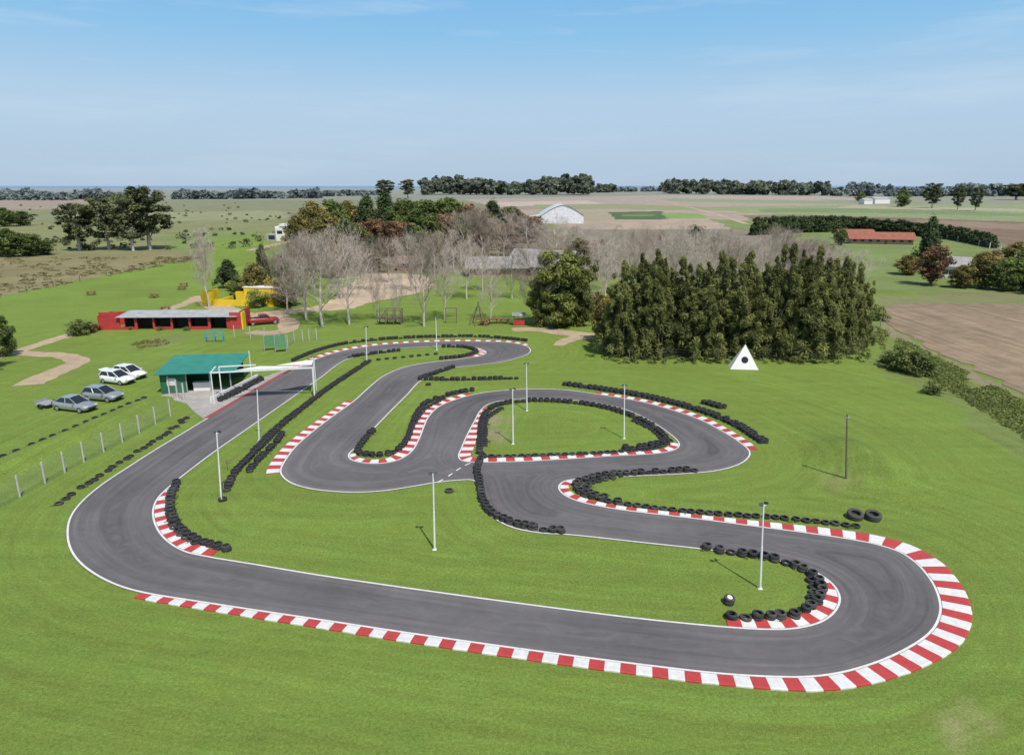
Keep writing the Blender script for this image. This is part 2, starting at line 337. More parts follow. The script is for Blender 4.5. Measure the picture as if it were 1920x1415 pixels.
def ribbon(name,pts,wd,mat,z,jit=.25):
    c=cr(W(pts),False,.8); n=len(c); mb=MB(); Ls=[];Rs=[]
    for i,(x,y) in enumerate(c):
        a=Vector(c[max(i-1,0)]);b_=Vector(c[min(i+1,n-1)]); d=(b_-a).normalized(); nx,ny=-d.y,d.x
        ww=wd if not isinstance(wd,(list,tuple)) else wd[0]+(wd[1]-wd[0])*i/(n-1)
        j1=noise.noise((x*.6,y*.6,2))*jit*2;j2=noise.noise((x*.6,y*.6,7))*jit*2
        for lst,o in ((Ls,ww/2+j1),(Rs,-ww/2-j2)):
            px,py=x+nx*o,y+ny*o; lst.append((px,py,z+hz((px,py))))
    for i in range(n-1): mb.quad(Rs[i],Rs[i+1],Ls[i+1],Ls[i])
    return struct(mb.obj(name,mat))
ribbon('dirt_path',[(-120,690),(0,668),(60,650),(135,627),(200,612),(300,585),(350,568),(375,555)],(2.2,2.4),DIRT,.02)
ribbon('dirt_path',[(20,660),(70,664),(125,668),(145,678),(110,695),(70,712),(55,722)],(2.2,3.2),DIRT,.026)
poly_sheet('dirt_yard',[(612,582),(625,560),(655,535),(690,514),(780,514),(810,528),(790,548),(710,564),(650,580)],SAND,.02,1.0,3,1.5)
ribbon('dirt_path',[(375,556),(420,580),(470,592),(530,585),(600,578),(630,570)],(4,5),DIRT,.032)
ribbon('dirt_path',[(515,592),(540,605),(535,620),(500,625),(470,622)],(4,3),DIRT,.038)
ribbon('dirt_path',[(960,618),(1010,618),(1060,624),(1110,630)],(2.5,4.5),DIRT,.02)
ribbon('dirt_path',[(1110,632),(1070,636),(1045,648)],(3,1.5),DIRT,.026)
ribbon('dirt_path',[(470,470),(500,462),(560,450)],(4,4),DIRT,.02)
ribbon('dirt_path',[(1240,377),(1330,398),(1400,420)],(5,4),DIRT,.03)
poly_sheet('paved_apron',[(300,742),(345,731),(400,728),(450,722),(500,705),(540,690),(560,686),(530,702),(385,787),(365,772),(350,757)],CONC,.018,.05,2,.8,False)
def near(E,p):
    q=P(*p); return min(range(len(E)),key=lambda i:(E[i][0]-q[0])**2+(E[i][1]-q[1])**2)
def sub(E,a,b):
    i=near(E,a);j=near(E,b);n=len(E); f=(j-i)%n
    if f<=n-f: return [(i+k)%n for k in range(f+1)]
    return [(i-k)%n for k in range(n-f+1)]
def normals(E,ids):
    n=len(E);out=[]
    for i in ids:
        a=Vector(E[(i-2)%n]);b_=Vector(E[(i+2)%n]);d=(b_-a).normalized(); out.append((-d.y,d.x))
    k=len(ids)//2; i=ids[k]; nx,ny=out[k]
    s=-1 if inside_asphalt(np.array([E[i][0]+nx*.4]),np.array([E[i][1]+ny*.4]))[0] else 1
    return [(nx*s,ny*s) for nx,ny in out]
def paint(name,c,wear=.5):
    m,t,b=nt(name); pos=geo_pos(t)
    f=mapr(t,noise_n(t,pos,2.5,6,.75),.3,.7,.80,1.08); d=mapr(t,noise_n(t,pos,6,5,.8),.57,.74,0,wear)
    L(t,mixc(t,d,scale_col(t,c,f),(.2,.18,.16)),b.inputs['Base Color']); b.inputs['Roughness'].default_value=.6; return m
WP=paint('white_paint',(.70,.69,.66),.5); RP=paint('red_paint',(.46,.05,.045),.5); RP2=paint('worn_red_paint',(.32,.06,.05),.9)
def line(name,E,ids,off,wd,mat,z):
    N=normals(E,ids); mb=MB()
    for k in range(len(ids)-1):
        a=E[ids[k]];b_=E[ids[k+1]];na=N[k];nb=N[k+1]
        def o(p,n_,r): return (p[0]-n_[0]*r,p[1]-n_[1]*r,z)
        q=[o(a,na,off),o(b_,nb,off),o(b_,nb,off+wd),o(a,na,off+wd)]
        mb.quad(*q)
    return struct(mb.obj(name,mat))
i0=near(E1,(388,784));i1=near(E1,(530,702)); n1=len(E1)
ids=[(i1+k)%n1 for k in range((i0-i1)%n1+1)]
line('track_edge_line',E1,ids,.03,.12,WP,.037)
line('track_edge_line',E2,list(range(len(E2)))+[0],.03,.12,WP,.037)
line('track_edge_line',E3,list(range(len(E3)))+[0],.03,.10,WP,.037)
line('pit_lane_line',E1,sub(E1,(388,784),(545,694)),-.35,.5,RP2,.037)
dc=cr(W([(818,906),(838,895),(858,881),(878,870),(900,862)]),False,.1)
k=3
while k<len(dc)-7:
    mb=MB()
    A=Vector(dc[k]);B=Vector(dc[k+6]);d=(B-A).normalized();n_=Vector((-d.y,d.x))*.06
    mb.quad((*(A-n_),.041),(*(B-n_),.041),(*(B+n_),.041),(*(A+n_),.041)); struct(mb.obj('dashed_road_line',WP)); k+=12
def kerb(E,spec,stripe=.74):
    ids=[];ws=[]
    for (a,wa),(b_,wb) in zip(spec[:-1],spec[1:]):
        s=sub(E,a,b_)
        for k,i in enumerate(s):
            if ids and k==0: continue
            ids.append(i); ws.append(wa+(wb-wa)*k/max(1,len(s)-1))
    pts=[E[i] for i in ids]; N=normals(E,ids)
    s=[0]
    for k in range(1,len(pts)): s.append(s[-1]+math.dist(pts[k],pts[k-1]))
    tot=s[-1]; nst=max(2,round(tot/stripe)); sub_=3; M=nst*sub_; sa=np.array(s)
    ts=np.linspace(0,tot,M+1)
    X=np.interp(ts,sa,[p[0] for p in pts]);Y=np.interp(ts,sa,[p[1] for p in pts]);NX=np.interp(ts,sa,[n[0] for n in N]);NY=np.interp(ts,sa,[n[1] for n in N]);WW=np.interp(ts,sa,ws)
    mb=MB()
    R=[]
    for k in range(M+1):
        l=math.hypot(NX[k],NY[k]) or 1; nx,ny=NX[k]/l,NY[k]/l; ww=WW[k]+.04*noise.noise((X[k]*2,Y[k]*2,0))
        R.append([(X[k],Y[k],0),(X[k],Y[k],.045),(X[k]+nx*ww*.9,Y[k]+ny*ww*.9,.085),(X[k]+nx*ww,Y[k]+ny*ww,.07),(X[k]+nx*ww,Y[k]+ny*ww,-.02)])
    for k in range(M):
        c=(k//sub_)%2
        for j in range(4): mb.quad(R[k][j],R[k+1][j],R[k+1][j+1],R[k][j+1],m=c)
    for e_ in (0,M): mb.quad(*R[e_])
    return struct(mb.obj('kerb',[RP,WP]))
kerb(E1,[((265,1112),.5),((800,1194),.65),((1350,1265),.72),((1580,1263),.95),((1735,1198),1.25),((1767,1143),1.35),((1722,1057),1.45),((1645,1020),1.15),((1450,990),.75),((1310,972),.45),((1160,954),.42),((1058,926),.6),((1050,913),.65),((1075,900),.5)])
kerb(E1,[((1405,843),.7),((1260,768),.8),((1115,738),.5)])
kerb(E1,[((885,740),.7),((803,780),1.1),((768,848),1.0),((682,867),.6),((656,852),.5)])
kerb(E1,[((560,687),.8),((700,648),.8),((830,640),.7),((985,648),.6)])
kerb(E2,[((662,752),.7),((555,835),.9),((522,885),1.0)])
kerb(E2,[((325,908),.5),((290,955),1.0),((350,1033),.9),((395,1043),.7)])
kerb(E2,[((1520,1071),.4),((1571,1120),.9),((1535,1165),.85),((1365,1174),.7)])
kerb(E2,[((860,649),.5),((910,660),.8),((880,670),.5)])
kerb(E3,[((907,766),.7),((868,838),1.0),((864,860),.9),((1060,860),.6),((1235,849),.6),((1272,832),.7)])
# ================= TYRES
RUB=simple('black_rubber',(.030,.030,.032),.75,.35,5)
RUB2=simple('dusty_rubber',(.06,.057,.054),.85,.35,5)
def tyre_mesh(R=.300,h=.20,r=.17,n=18):
    prof=[(r,h*.14),(r+.04,0.02),(R-.05,0),(R-.01,h*.12),(R,h*.3),(R-.012,h*.36),(R,h*.42),(R,h*.58),(R-.012,h*.64),(R,h*.7),(R-.01,h*.88),(R-.05,h),(r+.04,h*.98),(r,h*.86),(r+.05,h*.7),(r+.07,h*.5),(r+.05,h*.3)]
    mb=MB();m=len(prof)
    for k in range(n):
        a=2*math.pi*k/n
        for p in prof: mb.v.append((p[0]*math.cos(a),p[0]*math.sin(a),p[1]))
    for k in range(n):
        for j in range(m):
            mb.f.append((k*m+j,((k+1)%n)*m+j,((k+1)%n)*m+(j+1)%m,k*m+(j+1)%m)); mb.m.append(0)
    return mb
TM=tyre_mesh(); tm=TM.mesh('tyre',RUB,True); tm2=TM.mesh('tyre',RUB2,True)
TY=[]
def wall(pts,rows,sp=.61,label='black car tyre lying flat in the trackside tyre barrier',gap=.46,z=0.0,stack=1,scale=1.0,jit=.03):
    c=cr(W(pts),False,.1)
    for r in range(rows):
        off=(r-(rows-1)/2)*gap; acc=(r%2)*sp*.5; last=None; s=0
        for i in range(1,len(c)-1):
            a=Vector(c[i-1]);b_=Vector(c[i+1]);d=(b_-a).normalized(); p=(c[i][0]-d.y*off,c[i][1]+d.x*off)
            if last is not None: s+=math.dist(p,last)
            last=p
            if s>=acc:
                acc+=sp*random.uniform(.97,1.08)
                for l_ in range(stack):
                    if l_ and random.random()<.12: continue
                    TY.append((p[0]+random.gauss(0,jit),p[1]+random.gauss(0,jit),z+l_*.195,label,scale))
wall([(425,920),(440,890),(468,860),(500,828),(530,797)],1,stack=2)
wall([(530,797),(570,765),(620,727),(660,700),(692,679)],1,stack=2)
wall([(475,845),(505,815),(535,788),(575,758),(610,732)],1,stack=1)
wall([(468,884),(487,862),(512,838),(530,815)],1,stack=2)
wall([(332,908),(320,935),(322,965),(340,996),(370,1016),(428,1032)],1,stack=2)
wall([(322,930),(318,965),(338,1001),(370,1021)],1)
wall([(1325,1030),(1370,1038),(1440,1049),(1485,1061),(1510,1073)],1,sp=.64,stack=2)
wall([(1505,1070),(1530,1086),(1540,1108),(1530,1132),(1498,1152)],1,stack=2)
wall([(1520,1090),(1528,1108),(1518,1128)],1)
wall([(1490,1157),(1440,1160),(1372,1160)],1,sp=.64,stack=2)
wall([(905,858),(895,878),(899,908),(905,940),(922,964),(958,982),(1000,992)],1,stack=2,sp=.55)
wall([(1000,992),(1030,997),(1068,1000)],1,stack=2)
wall([(1303,884),(1200,889),(1130,895)],1,stack=2)
wall([(1150,891),(1100,901),(1080,911),(1088,925),(1130,939),(1160,944)],1,stack=2)
wall([(1150,897),(1112,905),(1098,914),(1108,924),(1140,933)],1,stack=1)
wall([(1160,945),(1250,956),(1350,965),(1480,974),(1612,989)],1,stack=1)
wall([(1060,722),(1120,730),(1200,743),(1270,759),(1330,777),(1380,798),(1432,831)],2,stack=2,gap=.40)
wall([(900,850),(900,820),(907,782),(931,762),(990,753),(1060,755),(1130,765),(1180,780),(1225,802),(1249,824)],1,stack=2)
wall([(909,835),(908,812),(914,785),(940,766)],1)
wall([(1190,790),(1225,808),(1243,824)],1)
wall([(1258,828),(1225,842),(1150,849),(1000,856),(908,858)],1,stack=1)
wall([(1250,828),(1215,838),(1170,842)],1,stack=2)
wall([(885,733),(840,742),(800,757),(776,790),(764,825),(744,847),(715,855),(672,851),(680,832),(702,806)],1,stack=2)
wall([(830,750),(795,770),(772,805)],1)
wall([(788,711),(820,700),(852,689)],1,stack=2); wall([(788,712),(850,713),(976,710)],1,stack=2)
wall([(655,671),(700,664),(752,658)],1,stack=2); wall([(692,677),(750,671),(820,664)],1,sp=1.1)
wall([(832,651),(870,652),(893,660),(870,669),(825,674)],1,stack=2)
wall([(550,677),(600,657),(650,645),(720,637),(800,633),(900,632),(988,640)],1,stack=2)
wall([(410,752),(440,738),(470,722),(492,711)],2,stack=2)
wall([(10,860),(90,828),(180,787),(285,742)],1,sp=1.2,z=-.06,label='old tyre laid flat on the mown grass in a spaced row',jit=.12)
wall([(112,944),(190,892),(280,835),(355,781)],1,sp=.8,z=-.05,label='old tyre laid flat on the mown grass in a spaced row',jit=.12)
wall([(1322,756),(1355,766)],2,stack=2)
for p,l in (((842,922),'lone black tyre lying flat on the infield grass'),((418,938),'black tyre lying at the foot of a lamp post'),((803,722),'lone black tyre on the grass beside the barrier')):
    q=P(*p); TY.append((q[0],q[1],0,l,1.05))
TY.sort(key=lambda a:math.hypot(a[0],a[1]))
for i,(x,y,z,l,s) in enumerate(TY[:290]):
    s*=random.uniform(.93,1.05)
    o=mk('tyre',tm if random.random()<.7 else tm2,None,(x,y,z+.012+hz((x,y))),(random.gauss(0,.03),random.gauss(0,.03),random.random()*6),(s,s,s)); top(o,l,'tyre','tyres lining the kart track')
rest=TY[290:]
print('TYRES',len(TY))
TM3=tyre_mesh(n=12); tv=np.array(TM3.v); tf=np.array(TM3.f); nV=len(tv)
vs=[];fs=[]
for k,(x,y,z,l,s) in enumerate(rest):
    s*=random.uniform(.93,1.05); v=tv*s; v=v+np.array([x,y,z+.012+hz((x,y))]); vs.append(v); fs.append(tf+k*nV)
def np_mesh(name,v,f,mat,smooth=False):
    me=bpy.data.meshes.new(name); me.vertices.add(len(v)); me.vertices.foreach_set('co',v.astype(np.float32).ravel())
    n=f.shape[1]; me.loops.add(f.size); me.loops.foreach_set('vertex_index',f.astype(np.int32).ravel())
    me.polygons.add(len(f)); me.polygons.foreach_set('loop_start',(np.arange(len(f))*n).astype(np.int32)); me.polygons.foreach_set('loop_total',np.full(len(f),n,np.int32))
    me.update(calc_edges=True); me.materials.append(mat)
    if smooth: me.polygons.foreach_set('use_smooth',[True]*len(f))
    return me
o=mk('tyre_barrier',np_mesh('tyre_barrier',np.concatenate(vs),np.concatenate(fs),RUB,True)); o['kind']='stuff'; top(o,'long black barriers of stacked used tyres along the track','tyre wall')
BT=tyre_mesh(.54,.40,.30,28).mesh('tractor_tyre',RUB2,True)
for p,tx in (((1602,971),.22),((1636,973),.12)):
    q=P(*p); o=mk('tractor_tyre',BT,None,(q[0],q[1],.08),(tx,0,random.uniform(-.2,.2))); top(o,'large tractor tyre lying on the grass by the mound','tractor tyre','tractor tyres by the mound')
WM=simple('white_metal',(.72,.72,.70),.5,.12,4); DK=simple('dark_housing',(.03,.03,.035),.5,.2,8); GLS=simple('lamp_glass',(.10,.105,.115),.15,.1,8); GM=simple('grey_metal',(.30,.31,.32),.45,.2,6)
q=P(1366,1131); rt=root('tyre_stack','low tyre stack with a pale rim on top','tyre stack',(q[0],q[1],0))
mk('tyre',tm,rt,(0,0,.01)); mk('tyre',tm2,rt,(.03,.02,.22),(.12,.05,0)); m_=MB(); m_.tube((.03,.02,.33),(.05,0,.41),.17,.15,14); m_.obj('rim',WM,rt)
# ================= LAMPS
lm=MB(); lm.tube((0,0,0),(0,0,2.5),.07,.06,10); lm.tube((0,0,2.5),(0,0,4.9),.05,.045,10); lm.box(-.12,.12,-.12,.12,0,.03); lm.tube((-.14,0,4.85),(.14,0,4.85),.02,.02,6)
lpm=lm.mesh('pole',WM,False)
hd=MB()
hd.box(-.05,.05,-.12,.06,.0,.05,0)
i=len(hd.v); hd.v+=[(-.19,-.26,-.10),(.19,-.26,-.10),(.19,-.18,.16),(-.19,-.18,.16),(-.12,-.02,-.02),(.12,-.02,-.02),(.12,.0,.12),(-.12,.0,.12)]
for q_ in ((4,5,6,7)[::-1],(0,1,5,4),(1,2,6,5),(2,3,7,6),(3,0,4,7)): hd.f.append(tuple(i+k for k in q_)); hd.m.append(0)
hd.quad((-.18,-.262,-.09),(.18,-.262,-.09),(.18,-.184,.15),(-.18,-.184,.15),m=1)
hdm=hd.mesh('floodlight',[DK,GLS])
def lean(xb,yb,xt,H):
    # sideways tilt of a post read from where its top stands
    X,Y=P(xb,yb); d=Y*CP-(H-CH)*SP; return ((xt-960)/F*d-X)/H
for (x,yb,xt,yt) in [(415,936,406,808),(486,826,482,728),(590,746,587,668),(688,681,686,612),(819,656,817,594),(988,770,987,680),(962,832,961,728),(1170,822,1171,720),(815,1030,812,885),(1425,1103,1432,942)]:
    q=P(x,yb); H=HT(x,yb,yt); r=root('lamp_post','tall white steel lamp post with a floodlight on top','lamp post',(q[0],q[1],0),0,'floodlight posts around the track')
    r.rotation_euler=(0,math.atan(lean(x,yb,xt,H)),0)
    mk('pole',lpm,r,(0,0,0),(0,0,0),(1,1,H/5.0)); mk('floodlight',hdm,r,(-.11,0,H-.08),(0,0,-.5),(.62,.62,.62)); mk('floodlight',hdm,r,(.11,0,H-.08),(0,0,2.6 if random.random()<.6 else .6),(.62,.62,.62))
WD=simple('weathered_wood',(.16,.12,.09),.85,.3,4); WDR=simple('reddish_wood',(.20,.075,.04),.8,.3,4)
q=P(1586,902); r=root('wooden_pole','plain weathered wooden pole on the grassy mound','pole',(q[0],q[1],hz(q)-.1))
H=HT(1586,902,778); r.rotation_euler=(0,math.atan(lean(1586,902,1588,H)),0)
m_=MB(); m_.tube((0,0,0),(0,0,H),.08,.055,9); m_.obj('shaft',WD,r); m_=MB(); m_.box(-.12,.2,-.05,.05,H-.35,H-.25);m_.obj('bracket',GM,r)
# ================= FENCES
FP=simple('concrete_post',(.50,.48,.44),.85,.2,5)
def fence(name,label,pxs,H,mat,wires=7,pr=.05,wr=.007,bent=False,group=None,wm=None):
    ps=[P(*p) for p in pxs]; o0=ps[0]
    r=root(name,label,'fence',(o0[0],o0[1],0),0,group)
    for i,p in enumerate(ps):
        m_=MB(); x,y=p[0]-o0[0],p[1]-o0[1]; z=hz(p)
        m_.box(x-pr,x+pr,y-pr,y+pr,z-.1,z+H)
        m_.obj('post',mat,r)
    m_=MB()
    for a,b_ in zip(ps[:-1],ps[1:]):
        ax,ay=a[0]-o0[0],a[1]-o0[1];bx,by=b_[0]-o0[0],b_[1]-o0[1]
        for k in range(wires):
            zz=.08+(H-.14)*k/(wires-1); m_.tube((ax,ay,hz(a)+zz),(bx,by,hz(b_)+zz),wr,wr,3,cap=False)
        if wires>6:
            n=int(math.dist(a,b_)/.28)
            for k in range(n):
                f0=k/n;f1=(k+.9)/n
                for (g0,g1) in ((f0,f1),(f1,f0)): m_.tube((ax+(bx-ax)*g0,ay+(by-ay)*g0,.08),(ax+(bx-ax)*g1,ay+(by-ay)*g1,H-.08),.004,.004,3,cap=False)
    m_.obj('wire_mesh',wm or GM,r)
fence('wire_fence','wire mesh fence on pale concrete posts along the grass bank',[(-60,985),(-12,958),(38,932),(85,906),(122,886),(158,866),(195,847),(230,829),(262,812),(292,795),(320,780)],1.75,FP,9)
fence('wire_fence','wire fence with white posts beside the red shed lawn',[(440,632),(470,634),(497,636),(525,640),(540,652),(552,641),(568,640),(580,639),(594,638)],1.8,FP,7,.045)
fence('wire_fence','short white posts with mesh beside the pit shelter',[(318,738),(333,745),(346,752)],2.0,FP,7,.06)
fence('post_and_wire_fence','white post and wire fence along a dark field',[(1755,446),(1775,449),(1795,452),(1815,456),(1835,461),(1855,466),(1875,472),(1895,479),(1930,489)],2.2,FP,4,.12,.02)
fence('post_and_wire_fence','thin field fence with white posts beside pasture',[(1640,400),(1690,402),(1740,405),(1790,408),(1840,411),(1890,414),(1950,418)],2.0,FP,4,.12,.02)
fence('post_and_wire_fence','old wooden post fence at the edge of rough pasture',[(-40,566),(0,558),(50,548),(100,538),(150,527),(200,517),(250,508),(300,499),(340,491),(372,484)],1.4,WD,4,.07,.008)
fence('post_and_wire_fence','wooden post fence in front of the casuarina grove',[(1128,664),(1180,672),(1240,675),(1300,676),(1360,674),(1430,676),(1490,678),(1550,672),(1610,665),(1640,640),(1650,612)],1.5,WD,5,.05,.007)
# ================= BUILDINGS
def M(*a,**k): return simple(*a,**k)
REDW=M('red_plaster',(.42,.04,.035),.7,.18,1); YELW=M('yellow_plaster',(.72,.50,.02),.7,.1,1); WHW=M('white_plaster',(.72,.70,.66),.7,.12,1)
DARK=M('interior_shade',(.015,.015,.015),.9,.2,2); PINKW=M('pink_brick',(.40,.26,.20),.8,.15,1); BRK=M('brown_brick',(.24,.12,.08),.85,.25,2)
def corr(name,c,axis=0,rough=.45,scale=6,metal=.3):
    m,t,b=nt(name); tc=t.nodes.new('ShaderNodeTexCoord').outputs['Object']
    wv=t.nodes.new('ShaderNodeTexWave'); wv.bands_direction='XYZ'[axis]; wv.inputs['Scale'].default_value=scale; L(t,tc,wv.inputs[0])
    f=math_n(t,'MULTIPLY',mapr(t,noise_n(t,tc,.8,5,.7),.3,.7,.75,1.2),mapr(t,wv.outputs['Fac'],0,1,.85,1.08))
    L(t,scale_col(t,c,f),b.inputs['Base Color']); b.inputs['Roughness'].default_value=rough; b.inputs['Metallic'].default_value=metal
    bn=t.nodes.new('ShaderNodeBump'); bn.inputs['Strength'].default_value=.5; bn.inputs['Distance'].default_value=.03; L(t,wv.outputs['Fac'],bn.inputs['Height']); L(t,bn.outputs[0],b.inputs['Normal'])
    return m
RG=corr('grey_roof_sheet',(.42,.42,.42),0,.6,6,0); RGN=corr('green_roof_sheet',(.035,.24,.17),0,.5,5,.0); GW=corr('green_wall_sheet',(.02,.14,.07),0,.6,5,0); ROR=corr('orange_roof_tiles',(.30,.105,.065),0,.8,2,0)
RWT=corr('pale_barn_sheet',(.70,.71,.73),0,.5,1,0); RBW=corr('bright_barn_roof',(.60,.62,.65),1,.5,1,0); RBE=corr('weathered_roof_sheet',(.33,.31,.305),0,.7,2,.0)
GLD=M('dark_window_glass',(.02,.03,.04),.25,.2,2)
loc,a,wd=frame((186,619),(452,617))
D=4.4; r=root('red_shed','long low red shed with grey metal roof and dark open bays','shed',loc,a)
m_=MB(); m_.box(0,wd,D-.2,D,0,2.2); m_.box(0,.25,0,D-.2,0,2.3); m_.box(wd-.25,wd,0,D-.2,0,2.3)
bays=[(0,3.3),(5.6,6.0),(8.4,8.7),(11.2,11.5),(14.0,14.3),(17,17.4),(wd-2.2,wd)]
for x0,x1 in bays: m_.box(x0+ (.26 if x0==0 else 0),x1-(.26 if x1==wd else 0),0.02,.22,0,1.95)
for (p,q_) in list(zip(bays[:-1],bays[1:]))[::2]: m_.box(p[1],q_[0],.02,.2,0,.45)
m_.box(.26,wd-.26,.03,.21,1.951,2.08)
m_.obj('wall',REDW,r)
m_=MB()
x0,x1=3.0,wd-.35
y0,z0,y1,z1=-.5,2.12,D-.05,2.42
m_.quad((x0,y0,z0),(x1,y0,z0),(x1,y1,z1),(x0,y1,z1)); m_.quad((x0,y0,z0-.08),(x0,y1,z1-.08),(x1,y1,z1-.08),(x1,y0,z0-.08)); m_.quad((x0,y0,z0-.08),(x1,y0,z0-.08),(x1,y0,z0),(x0,y0,z0))
m_.obj('roof',RG,r)
m_=MB(); m_.box(-.3,0,-1.2,D,0,1.0); m_.box(-2.2,-.3,D-.5,D-.2,0,1.5); m_.box(.0,2.9,.5,.7,2.09,2.75); m_.obj('parapet',REDW,r)
m_=MB(); m_.box(wd-1.6,wd+.02,-.1,.0,0,2.7); m_.box(wd+.021,wd+.2,-.1,D,0,2.9); m_.obj('end_wall',REDW,r)
m_=MB(); m_.box(wd+.22,wd+.45,-.15,D*.3,0,2.7); m_.obj('yellow_trim',YELW,r)
for (p,q_) in list(zip(bays[:-1],bays[1:])):
    m_=MB(); m_.box(p[1]+.02,q_[0]-.02,1.6,1.65,.02,1.95); m_.obj('opening',DARK,r)  # near-black panel set back in each bay stands in for interior shade
loc,a,wd=frame((303,738),(436,733)); D=6.2
r=root('pit_shelter','green sheet metal shelter with open front and sloping roof','shelter',loc,a)
m_=MB(); m_.box(0,.12,0,D,0,2.3); m_.box(0.12,2.6,0,.1,0,2.3); m_.box(0.12,wd-.1,D-.1,D,0,2.5); m_.obj('wall',GW,r)
m_=MB()
za,zb=2.36,2.78
x0,y0=-.35,-.6;x1,y1=wd+.6,D+.4
m_.quad((x0,y0,za),(x1,y0,za),(x1,y1,zb),(x0,y1,zb)); m_.quad((x0,y0,za-.1),(x0,y1,zb-.1),(x1,y1,zb-.1),(x1,y0,za-.1)); m_.quad((x0,y0,za-.1),(x1,y0,za-.1),(x1,y0,za),(x0,y0,za)); m_.quad((x0,y0,za-.1),(x0,y0,za),(x0,y1,zb),(x0,y1,zb-.1)); m_.quad((x1,y0,za-.1),(x1,y1,zb-.1),(x1,y1,zb),(x1,y0,za))
m_.obj('roof',RGN,r)
for x in (2.7,5.2,wd-.1):
    m_=MB(); m_.box(x-.06,x+.06,.0,.12,0,2.3); m_.obj('column',GM,r)
m_=MB(); m_.tube((wd+.7,D,0),(wd+.7,D,3.1),.06,.06,8); m_.obj('column',WM,r)
m_=MB(); m_.box(3.2,5.0,.6,1.3,0,.9); m_.box(3.15,5.05,.55,1.35,.9,.95); m_.obj('counter',WHW,r)
m_=MB(); m_.box(.7,1.6,-.05,-.005,.9,1.7); m_.obj('sign_board',WHW,r)
pA=P(402,757);pB=P(590,746)
r=root('start_gantry','white steel gantry spanning the straight with low shade sails','gantry',(pA[0],pA[1],0),math.atan2(pB[1]-pA[1],pB[0]-pA[0])); wd=math.dist(pA,pB); H=HT(402,757,700)
for x,y in ((0,0),(.3,2.6),(wd,0)):
    m_=MB(); m_.tube((x,y,0),(x,y,H+.05),.07,.06,8); m_.obj('post',WM,r)
m_=MB(); m_.box(-.1,wd+.1,-.05,.05,H,H+.14); m_.box(-.05,.05,.06,2.6,H,H+.12); m_.box(.35,.45+wd*.36,2.55,2.65,H-.02,H+.1); m_.obj('beam',WM,r)
SAIL=M('white_canvas',(.72,.71,.68),.8,.08,1)
def sail(pts,n=10,sag=.04):
    A_,B_,C_,D_=[Vector(p) for p in pts]; m_=MB(); g=[]
    for i in range(n+1):
        row=[]
        for j in range(n+1):
            u=i/n;v=j/n; p=A_*(1-u)*(1-v)+B_*u*(1-v)+C_*u*v+D_*(1-u)*v; p=p.copy(); p.z-=sag*math.sin(math.pi*u)*math.sin(math.pi*v); row.append(len(m_.v)); m_.v.append(tuple(p))
        g.append(row)
    for i in range(n):
        for j in range(n): m_.f.append((g[i][j],g[i+1][j],g[i+1][j+1],g[i][j+1])); m_.m.append(0)
    return m_
sail([(wd*.22,.2,H+.15),(wd*.62,.1,H+.15),(wd*.99,.4,H+.16),(wd*.45,1.5,H+.16)]).obj('shade_sail',SAIL,r,True)
sail([(wd*.62,1.5,H+.16),(wd*.99,.9,H+.16),(wd*.99,3.1,H+.18),(wd*.90,2.9,H+.18)]).obj('shade_sail',SAIL,r,True)
m_=MB(); m_.tube((wd*1.0,3.1,0),(wd*1.0,3.1,H+.3),.05,.04,8); m_.obj('post',WM,r)
m_=MB()
A_=P(412,757);B_=P(498,712); r=root('low_white_wall','low white pit wall in front of stacked tyres','wall',(A_[0],A_[1],0),math.atan2(B_[1]-A_[1],B_[0]-A_[0]))
m_.box(0,math.dist(A_,B_),.9,1.05,0,.65); m_.obj('panel',WHW,r)
BG=M('green_sign',(.10,.26,.12),.6,.15,2); BLU=M('blue_paint',(.06,.30,.36),.5,.15,2)
for x,y,s in ((507,657,1.0),(527,660,1.1)):
    q=P(x,y); r=root('notice_board','green notice board on two pale posts','sign',(q[0],q[1],0),.5)
    for xx in (-.75,.75):
        m_=MB(); m_.box(xx-.05,xx+.05,-.05,.05,0,2.2*s); m_.obj('post',GM,r)
    m_=MB(); m_.box(-.69,.69,-.03,.03,.6,2.1*s); m_.obj('board',BG,r)
loc,a,wd=frame((378,572),(512,575)); r=root('yellow_house','low yellow walled house with stepped terrace walls','house',loc,a)
m_=MB(); m_.box(0,2.6,0,.3,0,2.6); m_.box(0,.3,.3,6,0,2.4); m_.box(2.6,wd,0,.3,0,1.1); m_.box(3.0,3.3,.3,6,0,1.0)
m_.box(4.6,6.0,4.5,5.0,0,2.0); m_.box(6.0,wd,5.2,5.6,0,2.7); m_.box(6.0,7.6,4.9,5.19,0,1.6); m_.box(wd-.3,wd,.3,5.2,0,1.6); m_.box(9.5,wd-.5,3.2,3.5,.0,1.7); m_.obj('wall',YELW,r)
m_=MB(); m_.box(5.8,wd+.2,5.1,9.5,2.7,2.85); m_.obj('roof',WHW,r)
m_=MB(); m_.box(6.2,wd-.2,5.61,9.3,0,2.69); m_.obj('rear_room',YELW,r)
m_=MB(); m_.box(8.2,9.2,5.14,5.195,.3,2.2); m_.obj('door',BRK,r)
